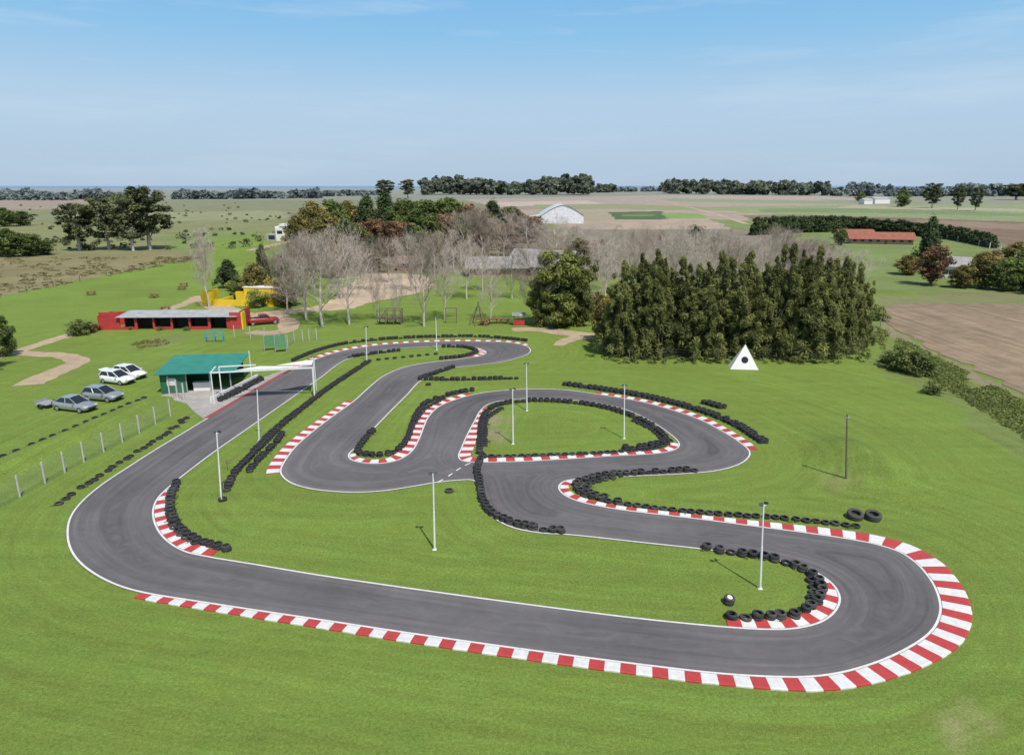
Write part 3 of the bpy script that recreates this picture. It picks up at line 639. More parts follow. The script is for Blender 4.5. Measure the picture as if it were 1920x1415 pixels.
def gable(name,label,a_,b_,D,hw,hr,wall_m,roof_m,ov=.5,wins=4,ridge='x',cat='house',door=True):
    loc,a,wd=frame(a_,b_); r=root(name,label,cat,loc,a)
    m_=MB(); m_.box(0,wd,0,.2,0,hw); m_.box(0,wd,D-.2,D,0,hw); 
    for x0 in (0,wd-.2):
        m_.quad((x0,.2,0),(x0,D-.2,0),(x0,D-.2,hw),(x0,D/2,hr-.1),(x0,.2,hw)); 
        m_.quad((x0+.2,.2,0),(x0+.2,.2,hw),(x0+.2,D/2,hr-.1),(x0+.2,D-.2,hw),(x0+.2,D-.2,0))
    m_.obj('wall',wall_m,r)
    m_=MB(); s=(hr-hw)/(D/2)
    zo=hw-ov*s+.05
    for y0,y1 in ((-ov,D/2),(D+ov,D/2)):
        q_=[(-ov,y0,zo),(wd+ov,y0,zo),(wd+ov,y1,hr+.05),(-ov,y1,hr+.05)]
        m_.quad(*q_); m_.quad(*[(p[0],p[1],p[2]-.1) for p in q_][::-1]); m_.quad(q_[0],q_[1],(q_[1][0],q_[1][1],zo-.1),(q_[0][0],q_[0][1],zo-.1))
    m_.obj('roof',roof_m,r)
    for k in range(wins):
        x=wd*(k+.5)/wins; m_=MB()
        if door and k==wins//2: m_.box(x-.5,x+.5,-.04,-.005,0,2.1); m_.obj('door',BRK,r)
        else: m_.box(x-.6,x+.6,-.04,-.005,.9,2.0); m_.obj('window',GLD,r)
    return r,wd
gable('long_lodge','long lodge with weathered grey roof and pinkish veranda walls',(880,519),(985,518),8,2.6,4.6,PINKW,RBE,1.0,9)
gable('long_lodge','angled lodge wing with weathered grey roof',(955,514),(1060,521),9,3.0,6.2,PINKW,RBE,1.0,7)
gable('brick_cottage','brown brick cottage with reddish roof among bare trees',(745,508),(795,508),6,2.2,3.8,BRK,M('dull_red_roof',(.20,.12,.10),.9,.2,1),.5,5)
gable('orange_roof_house','single storey house with broad orange tiled roof',(1595,457),(1712,459),8,2.4,4.4,PINKW,ROR,1.0,8)
gable('orange_roof_wing','lower wing of the tiled house with matching roof',(1578,449),(1640,449),8,2.3,4.0,PINKW,ROR,.8,4)
gable('grey_cottage','small grey cottage with pale roof beside trees',(1765,520),(1812,523),6,3.0,5.0,WHW,RBE,.4,4)
gable('low_white_building','far white shed on the open fields',(1640,382),(1668,382),20,6,8,WHW,RG,.4,0,cat='shed')
gable('low_white_building','far white shed on the open fields',(1620,383),(1636,383),14,5,7,WHW,RG,.4,0,cat='shed')
loc,a,wd=frame((518,452),(546,452)); r=root('white_house','white two storey block house with a grey wing','house',loc,a)
Hh=HT(530,452,420)
m_=MB(); m_.box(0,wd,0,6,0,Hh*.78); m_.box(-.2,wd*.6,.3,6.2,Hh*.78,Hh*.86); m_.box(wd*.3,wd+.3,-.3,5,Hh*.86,Hh); m_.obj('wall',WHW,r)
m_=MB(); m_.box(.6,wd*.45,-.06,-.01,2.9,4.2); m_.obj('window',GLD,r); m_=MB(); m_.box(wd*.6,wd*.85,-.06,-.01,0,2.2); m_.obj('door',BRK,r)
m_=MB(); m_.box(-4.2,-.02,1,6,0,2.8); m_.obj('wing',M('grey_render',(.35,.34,.33),.8,.15,1),r)
m_=MB(); m_.box(-3.4,-.8,.94,.99,.6,2.2); m_.obj('window',GLD,r)
loc,a,wd=frame((1015,419),(1094,419)); r=root('vaulted_barn','pale vaulted metal barn with arched roof','barn',loc,a); Hs=HT(1050,419,404); Hr=HT(1050,419,384); D=34
n=14
def arch(k):
    u=k/n; e_=1-abs(2*u-1); return (-.3+(wd+.6)*u, Hs+(Hr-Hs)*(.35*e_+.65*math.sin(math.pi*u)))
m_=MB(); A0=[arch(k) for k in range(n+1)]
m_.quad(*([(0,0,0),(wd,0,0)]+[(min(max(x,0),wd),0,z-.1) for x,z in A0[::-1]]),m=0); m_.box(0,.2,.1,D,0,Hs); m_.box(wd-.2,wd,.1,D,0,Hs); m_.obj('wall',RWT,r)
m_=MB()
for k in range(n):
    (x0,z0),(x1,z1)=A0[k],A0[k+1]; m_.quad((x0,-.5,z0),(x1,-.5,z1),(x1,D,z1),(x0,D,z0))
m_.obj('roof',RBW,r,True)
m_=MB(); m_.box(wd*.36,wd*.64,-.1,-.02,0,Hs*.85); m_.obj('door',M('pale_door',(.55,.56,.58),.6,.1,1),r)
m_=MB(); m_.quad((-10,-1,3.0),(0,-1,Hs),(0,20,Hs),(-10,20,3.0)); m_.quad((-10,-1,2.8),(-10,20,2.8),(0,20,Hs-.2),(0,-1,Hs-.2)); m_.obj('lean_to_roof',RBW,r)
m_=MB(); m_.box(-9.6,-.1,10,10.3,0,3.4); m_.box(-9.7,-9.4,0,10,0,2.6); m_.obj('lean_to_wall',ROR,r)
q=P(1397,692); H=HT(1397,692,648); r=root('white_teepee','white canvas teepee with dark round opening','tent',(q[0],q[1]+.6,0),0)
m_=MB(); b1,b2,b3,b4=(-1.85,-.6,0),(1.55,-1.0,0),(1.9,1.5,0),(-1.4,1.7,0); ap=(.05,.2,H)
def ft(p,q_,t_): return tuple(p[i]*(1-t_)+q_[i]*t_ for i in range(3))
for p_,q_ in ((b1,b2),(b2,b3),(b3,b4),(b4,b1)):
    for k in range(6):
        t0=k/6;t1=(k+1)/6; m_.quad(ft(p_,ap,t0),ft(q_,ap,t0),ft(q_,ap,t1),ft(p_,ap,t1))
m_.obj('canvas',SAIL,r)
nrm=(Vector(b2)-Vector(b1)).cross(Vector(ap)-Vector(b1)).normalized(); cen=(Vector(b1)+Vector(b2))*.5*.62+Vector(ap)*.38+nrm*.02
xa=(Vector(b2)-Vector(b1)).normalized(); ya=nrm.cross(xa)
m_=MB(); m_.quad(*[tuple(cen+xa*.42*math.cos(i_*.3142)+ya*.42*math.sin(i_*.3142)) for i_ in range(20)]); m_.obj('opening',DARK,r)  # near-black disc on the canvas paints the shade inside the opening
for dx_ in (-.08,.1):
    m_=MB(); m_.tube((.05-dx_*2,.2,H-.5),(.05+dx_,.2,H+.35),.03,.02,5); m_.obj('pole',WD,r)
def fr(x,y): q=P(x,y); return (q[0],q[1],0)
r=root('wooden_play_fort','dark log play fort with platform','play structure',fr(730,609))
for x in (-1.9,-.6,.7,1.9):
    for y in (0,1.8): m_=MB(); m_.tube((x,y,0),(x,y,2.5),.09,.08,7); m_.obj('log_post',WD,r)
m_=MB()
for z in (.9,1.3,2.4): m_.tube((-2,-.02,z),(2,-.02,z),.07,.07,6); m_.tube((-2,1.82,z),(2,1.82,z),.07,.07,6)
m_.tube((-1.9,0,0.2),(-.6,0,2.3),.06,.06,6); m_.obj('rail',WD,r)
m_=MB(); m_.box(-1.95,1.95,.1,1.7,1.0,1.08); m_.obj('platform',WD,r)
r=root('wooden_swing_frame','tall wooden frame with cross rails','play structure',fr(846,606))
for x in (-.9,.9): m_=MB(); m_.tube((x,0,0),(x,0,2.6),.08,.07,7); m_.obj('post',WD,r)
m_=MB(); m_.tube((-1.05,0,2.55),(1.05,0,2.55),.08,.08,7); m_.tube((-.9,0,.7),(.9,0,.7),.06,.06,7); m_.tube((-.9,0,1.7),(.9,0,1.7),.05,.05,7); m_.obj('cross_rail',WD,r)
r=root('pole_pyramid','climbing pyramid of leaning wooden poles','play structure',fr(897,608))
for k in range(6):
    an=k*math.pi/3+.2; m_=MB(); m_.tube((1.6*math.cos(an),1.6*math.sin(an),0),(-.12*math.cos(an),-.12*math.sin(an),HT(897,608,566)),.07,.05,6); m_.obj('pole',WD,r)
m_=MB(); m_.tube((-1,-.8,1.1),(1,-.8,1.1),.05,.05,6); m_.tube((-1,.8,1.1),(1,.8,1.1),.05,.05,6); m_.obj('cross_rail',WDR,r)
def table(x,y,rz=0,label='reddish wooden picnic table with benches on the grass'):
    r=root('picnic_table',label,'picnic table',fr(x,y),rz,'picnic tables on the lawn')
    m_=MB()
    for k in range(5): m_.box(-.9,.9,-.4+k*.165,-.4+k*.165+.15,.72,.77)
    m_.obj('table_top',WDR,r)
    for yy_ in (-.85,.6): m_=MB(); m_.box(-.9,.9,yy_,yy_+.25,.42,.47); m_.obj('bench',WDR,r)
    for xx in (-.6,.6): m_=MB(); m_.tube((xx,-.7,0),(xx,.15,.72),.04,.04,5); m_.tube((xx+.08,.7,0),(xx+.08,-.15,.72),.04,.04,5); m_.box(xx-.03,xx+.03,-.8,.8,.36,.415); m_.obj('leg',WDR,r)
for x,y,a in ((171,553,.3),(289,558,-.2),(341,543,.1),(925,606,.2),(945,606,-.3),(908,609,1.2),(310,583,.2),(345,537,.6)): table(x,y,a)
r=root('kiosk','small kiosk with pale pitched roof and red base','kiosk',fr(973,609))
m_=MB(); m_.box(-.9,.9,-.6,.6,0,.9); m_.obj('base',REDW,r)
for x in (-.85,.85):
    for y in (-.55,.55): m_=MB(); m_.box(x-.05,x+.05,y-.05,y+.05,.9,1.7); m_.obj('post',WD,r)
m_=MB(); m_.quad((-1.1,-.8,1.65),(1.1,-.8,1.65),(1.1,0,2.1),(-1.1,0,2.1)); m_.quad((1.1,.8,1.65),(-1.1,.8,1.65),(-1.1,0,2.1),(1.1,0,2.1)); m_.obj('roof',RG,r)
r=root('blue_play_frame','blue painted metal play frame on the lawn','play structure',fr(403,641),.2)
for x in (-1.2,0,1.2):
    m_=MB(); m_.box(x-.05,x+.05,-.5,-.4,0,1.5); m_.box(x-.05,x+.05,.4,.5,0,1.5); m_.obj('post',BLU,r)
m_=MB(); m_.box(-1.3,1.3,-.2,.3,.8,.86); m_.box(-1.25,1.25,-.47,-.42,1.45,1.55); m_.box(-1.25,1.25,.42,.47,1.45,1.55); m_.obj('shelf',BLU,r)
# ================= VEHICLES
def carpaint(name,c,metal=0): 
    m,t,b=nt(name); tc=t.nodes.new('ShaderNodeTexCoord').outputs['Object']
    L(t,scale_col(t,c,mapr(t,noise_n(t,tc,1.5,3),.3,.7,.93,1.05)),b.inputs['Base Color']); b.inputs['Roughness'].default_value=.28; b.inputs['Metallic'].default_value=metal; b.inputs['Coat Weight'].default_value=.5; return m
CG=M('car_glass',(.02,.025,.03),.08,.1,2); HL=M('headlight_glass',(.7,.7,.68),.15,.1,3); TL=M('tail_light_red',(.4,.02,.02),.2,.1,3); BP=M('black_plastic',(.02,.02,.02),.6,.1,3); RIM=M('alloy_rim',(.45,.45,.46),.35,.1,3,metal=.6)
def car(a_,b_,paint,label,hatch=True,truck=False,opened=False,cat='car'):
    A_=P(*a_);B_=P(*b_); c=((A_[0]+B_[0])/2,(A_[1]+B_[1])/2); r=root('parked_car' if not truck else 'pickup_truck',label,cat,(c[0],c[1],hz(c)),math.atan2(B_[1]-A_[1],B_[0]-A_[0]),'cars parked on the grass')
    Lh=2.05 if hatch else 2.2
    if truck: Lh=2.5
    st=[(-Lh,.42,.70,.78,.66),(-Lh+.12,.30,.80,.92,.80),(-Lh+.55,.24,.86,.98,.86),(-1.0,.22,.84,.95,.87),(0,.22,.82,.93,.87),(.75,.22,.80,.92,.87),(1.2,.23,.76,.88,.86),(Lh-.35,.26,.68,.78,.82),(Lh-.08,.32,.58,.68,.70),(Lh,.40,.52,.56,.58)]
    if truck: st=[(x*1.0,zl+.12,zs+.18,zt+.18,w_*1.04) for x,zl,zs,zt,w_ in st]
    mb=MB()
    for x,zl,zs,zt,w_ in st:
        ring=[(-w_*.9,zl),(-w_,zl+.15),(-w_,(zl+zs)/2+.05),(-w_*.97,zs),(-w_*.86,zt),(0,zt+.03),(w_*.86,zt),(w_*.97,zs),(w_,(zl+zs)/2+.05),(w_,zl+.15),(w_*.9,zl)]
        mb.v+=[(x,y,z) for y,z in ring]
    R_=11
    for i in range(len(st)-1):
        for j in range(R_-1): mb.f.append((i*R_+j,i*R_+j+1,(i+1)*R_+j+1,(i+1)*R_+j)); mb.m.append(0)
        mb.f.append((i*R_+R_-1,i*R_,(i+1)*R_,(i+1)*R_+R_-1)); mb.m.append(0)
    mb.f.append(tuple(range(R_))[::-1]); mb.m.append(0); mb.f.append(tuple((len(st)-1)*R_+j for j in range(R_))); mb.m.append(0)
    mb.obj('body',paint,r,True)
    dz=.18 if truck else 0
    if truck: cab=[(-.75,.9),(-.6,1.45),(.35,1.48),(1.05,.93)]
    elif hatch: cab=[(-Lh+.1,.93),(-Lh+.45,1.42),(.05,1.46),(1.05,.90)]
    else: cab=[(-1.75,.95),(-1.0,1.40),(.1,1.42),(1.05,.90)]
    (x0,z0),(x1,z1),(x2,z2),(x3,z3)=[(x,z+dz) for x,z in cab]
    wb,wt=.76,.60
    mb=MB()
    lo=[(x0,-wb,z0),(x3,-wb,z3),(x3,wb,z3),(x0,wb,z0)];hi=[(x1,-wt,z1),(x2,-wt,z2),(x2,wt,z2),(x1,wt,z1)]
    for k in range(4): mb.quad(lo[k],lo[(k+1)%4],hi[(k+1)%4],hi[k])
    mb.obj('window',CG,r)
    mb=MB(); e_=.03; mb.quad((x1-e_,-wt-e_,z1+.01),(x2+e_,-wt-e_,z2+.01),(x2+e_,0,z2+.05),(x1-e_,0,z1+.05)); mb.quad((x1-e_,0,z1+.05),(x2+e_,0,z2+.05),(x2+e_,wt+e_,z2+.01),(x1-e_,wt+e_,z1+.01))
    for sgn in (-1,1):
        for (pa,pb) in (((x0,sgn*wb,z0),(x1,sgn*wt,z1)),((x3,sgn*wb,z3),(x2,sgn*wt,z2)),(((x0+x3)/2,sgn*wb,(z0+z3)/2),((x1+x2)/2,sgn*wt,(z1+z2)/2))): mb.tube(pa,pb,.05,.04,6)
        mb.tube((x1,sgn*wt,z1),(x2,sgn*wt,z2),.045,.045,6)
    mb.obj('roof',paint,r)
    for sgn in (-1,1):
        mb=MB(); mb.box(Lh-.22,Lh-.02,sgn*.56-.14,sgn*.56+.14,.56+dz,.70+dz); mb.obj('headlight',HL,r)
        mb=MB(); mb.box(-Lh-.01,-Lh+.14,sgn*.66-.1,sgn*.66+.1,.66+dz,.88+dz); mb.obj('tail_light',TL,r)
        mb=MB(); mb.box(.72,.86,sgn*.98-.09,sgn*.98+.09,.92+dz,1.03+dz); mb.obj('mirror',paint,r)
    mb=MB(); mb.box(Lh-.05,Lh+.03,-.45,.45,.36+dz,.5+dz); mb.box(-Lh-.03,-Lh+.05,-.6,.6,.36+dz,.48+dz); mb.obj('bumper',BP,r)
    rw=.31 if not truck else .38
    for x in (-Lh+.75,Lh-.78):
        for sgn in (-1,1):
            wh=mk('wheel',None,r,(x,sgn*(.80),rw)); wh.empty_display_size=.1
            tw=tyre_mesh(rw,.2,rw*.62,16).mesh('wheel_tyre',RUB,True); mk('tyre',tw,wh,(0,-.1*1,0),(-math.pi/2,0,0))
            mb=MB(); mb.tube((0,-.07,0),(0,.07,0),rw*.63,rw*.63,14); mb.tube((0,sgn*.075,0),(0,sgn*.10,0),rw*.2,rw*.15,8); mb.obj('rim',RIM,wh)
    if opened:
        mb=MB(); mb.quad((x1,-.6,z1+.03),(x1,.6,z1+.03),(x1-.6,.55,z1+.12),(x1-.6,-.55,z1+.12)); mb.quad((x1-.6,-.55,z1+.08),(x1-.6,.55,z1+.08),(x1,.6,z1),(x1,-.6,z1)); mb.obj('open_tailgate',paint,r)
    if truck:
        mb=MB(); mb.box(-Lh+.15,-.8,-.75,.75,1.14,1.18); mb.obj('cargo_bed',BP,r)
    return r
SV=carpaint('silver_paint',(.42,.43,.44),.5); WHP=carpaint('white_car_paint',(.78,.78,.77)); RDP=carpaint('dark_red_paint',(.28,.015,.02)); SV2=carpaint('grey_car_paint',(.36,.38,.39),.4)
car((107,764),(178,772),SV,'silver sedan parked on grass with a small trailer',False)
car((160,746),(230,752),SV2,'grey silver hatchback parked on the grass',True)
car((194,714),(250,721),WHP,'white hatchback parked with its tailgate raised',True,opened=True)
car((220,704),(270,711),WHP,'white hatchback parked behind another car',True)
car((476,609),(513,606),RDP,'dark red pickup truck parked beside the yard',True,True,cat='pickup truck')
q=P(92,763); r=root('car_trailer','small flat grey trailer hitched behind the silver car','trailer',(q[0],q[1],hz(q)),math.atan2(P(178,772)[1]-P(107,764)[1],P(178,772)[0]-P(107,764)[0]))
m_=MB(); m_.box(-1.0,.6,-.7,.7,.42,.5); m_.box(-1.0,-.95,-.7,.7,.5,.75); m_.obj('deck',GM,r); m_=MB(); m_.box(.6,1.3,-.04,.04,.4,.47); m_.obj('drawbar',GM,r)
for s in (-1,1): mk('wheel',tyre_mesh(.28,.18,.15,14).mesh('wheel',RUB,True),r,(-.2,s*.82-.09,.28),(-math.pi/2,0,0))
r=root('wooden_stake','small wooden cross stake in the infield grass','stake',fr(427,882)); m_=MB(); m_.tube((0,0,0),(0,0,1.0),.04,.03,6); m_.obj('post',WD,r); m_=MB(); m_.tube((-.35,0,.75),(.35,.1,.6),.03,.03,6); m_.obj('arm',WD,r)
# ================= TREES
BK=simple('grey_bark',(.20,.165,.13),.9,.25,3); BKP=simple('pale_bark',(.50,.45,.39),.85,.2,2); BKT=simple('pale_twigs',(.44,.375,.32),.9,.2,2); BKT2=simple('brown_grey_twigs',(.33,.265,.215),.9,.2,2)
def bare_tree(seed,H=12,spread=.38,up=.9,nl=13,tw=None):
    R=random.Random(seed); tr=MB(); br=MB()
    pts=[Vector((0,0,0))]
    for k in range(1,7): pts.append(Vector((R.gauss(0,.12)*k*.5,R.gauss(0,.12)*k*.5,H*.82*k/6)))
    def rad(z): return .15*(1-z/(H*.9))+.025
    for a,b_ in zip(pts[:-1],pts[1:]): tr.tube(a,b_,rad(a.z),rad(b_.z),7,cap=False)
    def branch(p,d,l,r0,lev):
        nseg=3 if lev<2 else 2; q=p.copy(); dd=d.copy(); ps=[q.copy()]
        for s in range(nseg):
            dd=(dd+Vector((R.gauss(0,.12),R.gauss(0,.12),R.gauss(.10,.08)))).normalized(); q=q+dd*l/nseg; ps.append(q.copy())
        for s in range(nseg):
            br.tube(ps[s],ps[s+1],r0*(1-s/(nseg+.6)),r0*(1-(s+1)/(nseg+.6)),4 if lev==0 else 3,cap=False)
        if lev>=3: return
        n=[7,6,5][lev]
        for k in range(n):
            f=R.uniform(.2,1); i=min(nseg-1,int(f*nseg)); pp=ps[i].lerp(ps[i+1],f*nseg-i)
            a=R.uniform(0,6.28); o=dd.orthogonal().normalized(); o2=dd.cross(o); side=o*math.cos(a)+o2*math.sin(a)
            nd=(dd*.75+side*R.uniform(.5,.95)+Vector((0,0,.22))).normalized(); branch(pp,nd,l*R.uniform(.42,.66),max(.011,r0*.5),lev+1)
    for k in range(nl):
        f=.16+.8*(k+R.random()*.6)/nl; z=f*H*.82; i=min(5,int(f*6)); p=pts[i].lerp(pts[i+1],f*6-i)
        a=k*2.4+R.random(); h_=Vector((math.cos(a),math.sin(a),0)); d=(h_*spread*2+Vector((0,0,up))).normalized()
        L_=H*.38*(1-abs(f-.4)*.8)*R.uniform(.8,1.15); branch(p,d,L_,.06*(1.1-f*.5),0)
    return tr.mesh('trunk',BKP,True),br.mesh('crown',tw or BKT)
BARE=[bare_tree(s,12,sp,up,nl,tw) for s,sp,up,nl,tw in ((1,.42,.8,14,None),(2,.5,.75,15,None),(3,.36,.95,14,BKT2),(4,.55,.7,16,BKT2))]
BARE+=[bare_tree(9,12,.12,1.2,14)]
def leaves(centers,radii,tints,n,size,aspect,R,droop=0,flat=.0):
    N=len(centers)*n; c=np.repeat(np.array(centers),n,0); r=np.repeat(np.array(radii),n,0); tt=np.repeat(np.array(tints),n)
    d=R.normal(size=(N,3)); d/=np.linalg.norm(d,axis=1)[:,None]
    rr=R.rand(N)**.45
    p=c+d*r*rr[:,None]
    nr=d*.7+R.normal(size=(N,3))*.42; nr[:,2]+=.55; nr/=np.linalg.norm(nr,axis=1)[:,None]
    a=R.normal(size=(N,3)); a[:,2]-=droop*1.5; a-=nr*(a*nr).sum(1)[:,None]; a/=np.linalg.norm(a,axis=1)[:,None]+1e-9
    b_=np.cross(nr,a)
    s=size*(.6+.8*R.rand(N))[:,None]
    q=np.stack([p-a*s*aspect*.5,p+b_*s*.5,p+a*s*aspect*.5,p-b_*s*.5],1).reshape(-1,3)
    f=np.arange(N*4).reshape(N,4); tv_=np.repeat(tt*(.85+.3*R.rand(N)),4)
    return q,f,tv_
def leaf_mesh(name,q,f,tv_,mat):
    me=np_mesh(name,q,f,mat); a=me.attributes.new('tint','FLOAT','POINT'); a.data.foreach_set('value',tv_.astype(np.float32)); return me
def crown(seed,H,Wd,base,shape,ncl,n,size,aspect,mat,droop=0,clr=.17):
    R=np.random.RandomState(seed); C_=[];Ra=[];T=[];lob=R.rand(12)*6.28
    tries=0
    tips=[(R.normal()*Wd*.15,R.normal()*Wd*.15,.74+.22*R.rand()) for _ in range(3)]; tips[0]=(0,0,1.0)
    while len(C_)<ncl and tries<9000:
        tries+=1
        u=R.rand(); th=R.rand()*6.283; ox=oy=0; hh=1
        if shape=='cas':
            tp=tips[R.randint(3)]; hh=tp[2]; k_=min(1,max(0,(u-.25)/.5)); ox,oy=tp[0]*2*k_,tp[1]*2*k_; u=R.rand()**.9
        z=base+(H*hh-base)*u
        if shape=='cone': prof=(1-u)**.75*(.55+.45*min(1,u*6))+.06
        elif shape=='round': prof=math.sqrt(max(0,1-(2*u-1)**2))
        elif shape=='col': prof=(math.sin(math.pi*min(1,u*.93+.07))**.5)*(1-.45*u)
        elif shape=='cas': prof=min(1,.78+u)*(1-u)**.75*.95+.03
        else: prof=math.sqrt(max(0,1-(1.7*u-.95)**2))
        lobe=.78+.22*math.sin(3*th+lob[0]+u*5)+.14*math.sin(5*th+lob[1]-u*7)
        rr=prof*Wd/2*lobe*(R.rand()**.33)
        C_.append((ox+rr*math.cos(th),oy+rr*math.sin(th),z+R.normal()*.02*H)); k=clr*Wd*(.55+.8*R.rand())*(1 if shape!='cas' else (1.15-.65*u))
        Ra.append((k,k,k*(.75 if shape not in('cone','cas') else 1.7))); T.append(.6+.85*R.rand()**1.1)
    q,f,tv_=leaves(C_,Ra,T,n,size,aspect,R,droop); return leaf_mesh('crown',q,f,tv_,mat),C_
def trunk_for(H,C_,r0,mat,seed,nb=10,base=.7):
    R=random.Random(seed); m_=MB(); pts=[Vector((0,0,0))]
    for k in range(1,6): pts.append(Vector((R.gauss(0,.02*H)*k/5,R.gauss(0,.02*H)*k/5,H*base*k/5)))
    for i in range(5): m_.tube(pts[i],pts[i+1],r0*(1-.17*i),r0*(1-.17*(i+1)),8,cap=False)
    for k in range(nb):
        c=Vector(R.choice(C_)); i=R.randint(1,4); p=pts[i]; 
        if c.z<p.z: p=pts[max(1,i-1)]
        mid=p.lerp(c,.5)+Vector((0,0,.04*H)); m_.tube(p,mid,r0*.4,r0*.25,5,cap=False); m_.tube(mid,c,r0*.25,r0*.08,5,cap=False)
    return m_.mesh('trunk',mat,True)
FM={'cas':foliage('casuarina_foliage',(.165,.185,.065),.35,.2),'euc':foliage('eucalyptus_foliage',(.115,.14,.065),.3,.2),'grn':foliage('green_foliage',(.115,.16,.048),.3),
 'oli':foliage('olive_foliage',(.195,.175,.06),.3),'rst':foliage('rusty_foliage',(.215,.13,.075),.3,.3),'pin':foliage('pine_foliage',(.072,.105,.046),.25,.25),'lim':foliage('bright_weeping_foliage',(.155,.18,.05),.32),
 'ylw':foliage('yellow_foliage',(.34,.26,.05)),'shr':foliage('shrub_foliage',(.15,.19,.06),.3,.3)}
KIND={}
def reg(k,n,H,Wd,base,shape,ncl,nl,size,aspect,mat,droop=0,r0=.22,clr=.17,tb=.7,bk=None):
    KIND[k]=[]
    for s in range(n):
        cm,C_=crown(sum(map(ord,k))*7+s,H,Wd,base,shape,ncl,nl,size,aspect,FM[mat],droop,clr); KIND[k].append((trunk_for(H,C_,r0,bk or BK,s+5,base=tb),cm,H,Wd))
reg('casuarina_tree',5,13.5,6.0,.4,'cas',170,90,.12,5.0,'cas',1.0,.17,.092,.85)
reg('eucalyptus_tree',3,20,12,5,'euc',90,110,.42,1.6,'euc',.5,.5,.11,.7,BKP)
reg('green_tree',3,10,9,1.0,'round',80,85,.32,1.5,'grn',0,.3,.14)
reg('olive_tree',2,9,8,1.0,'round',80,85,.30,1.5,'oli',0,.25,.14)
reg('rusty_tree',2,9,8.5,1.3,'round',75,75,.30,1.5,'rst',0,.25,.13)
reg('pine_tree',3,14,9,2,'cone',95,90,.32,1.8,'pin',.2,.3,.12,.85)
reg('weeping_tree',2,12,9,.4,'euc',120,120,.22,3.0,'lim',1.0,.3,.12)
reg('garden_shrub',3,2.2,2.6,.05,'round',34,60,.13,1.6,'shr',0,.05,.20)
reg('yellow_shrub',2,3,3.6,.2,'round',40,50,.2,1.5,'ylw',0,.06,.17)
reg('hedge_conifer',2,6,4.5,.1,'col',45,60,.4,1.5,'pin',0,.12,.17,.85)
def tree(k,x,yb,yt,wpx=None,label=None,i=None,group=None):
    var=random.choice(KIND[k]) if i is None else KIND[k][i%len(KIND[k])]; q=P(x,yb); H=HT(x,yb,yt); s=H/var[2]; sw=s if wpx is None else wpx/PXM(x,yb)/var[3]
    r=root(k,label,'shrub' if 'shrub' in k else 'tree',(q[0],q[1],hz(q)-.05),random.random()*6.28,group,(sw,sw,s))
    mk('trunk',var[0],r); mk('crown',var[1],r); return r
def bare(x,yb,yt,wpx=None,i=None,g='bare winter trees around the farmyard',label='leafless tree with pale grey bark and fine twigs'):
    v=random.choice(BARE[:4]) if i is None else BARE[i]; q=P(x,yb); H=HT(x,yb,yt); s=H/12; sw=s if wpx is None else wpx/PXM(x,yb)/(7.5 if i!=4 else 3.5)
    r=root('bare_tree',label,'tree',(q[0],q[1],0),random.random()*6.28,g,(sw,sw,s)); mk('trunk',v[0],r); mk('crown',v[1],r)
g='dark casuarina grove beside the track'; lb='tall dark casuarina tree with feathery drooping foliage'
for x,yb,yt,wp in [(1165,668,505,85),(1198,664,478,90),(1235,668,478,85),(1270,662,500,80),(1300,668,508,80),(1340,662,482,90),(1378,665,490,85),(1410,668,512,75),(1440,668,490,80),(1468,662,466,90),(1503,665,480,85),(1535,668,490,85),(1568,660,484,80),(1595,655,505,70),(1612,640,525,50),
   (1182,640,495,80),(1225,638,480,80),(1255,650,488,80),(1285,636,488,80),(1320,636,484,80),(1360,650,482,80),(1395,636,484,80),(1425,650,488,80),(1455,636,472,80),(1490,650,476,80),(1520,640,478,80),(1550,646,482,80),(1582,632,492,70),(1145,655,540,50)]:
    tree('casuarina_tree',x,yb,yt+random.uniform(-14,14),wp*random.uniform(.95,1.2),lb,None,g)
for x,yb,yt,w_ in [(150,470,383,70),(205,468,372,80),(250,470,366,70),(282,468,352,95)]: tree('eucalyptus_tree',x,yb,yt,w_,'large eucalyptus tree with clumpy dark crown and pale trunk',None,'eucalyptus group in the pasture')
for x,yb,yt,w_ in [(20,482,432,60),(55,480,440,60),(85,478,452,45),(-10,480,425,60),(10,425,392,50),(45,423,398,45),(-20,420,390,50)]: tree('green_tree',x,yb,yt,w_,'dark leafy tree at the edge of rough pasture',None,'dark trees in the pasture')
tree('green_tree',12,668,596,45,'small leafy tree on the lawn beside the path'); tree('green_tree',-45,700,590,90,'leafy tree beside the dirt path')
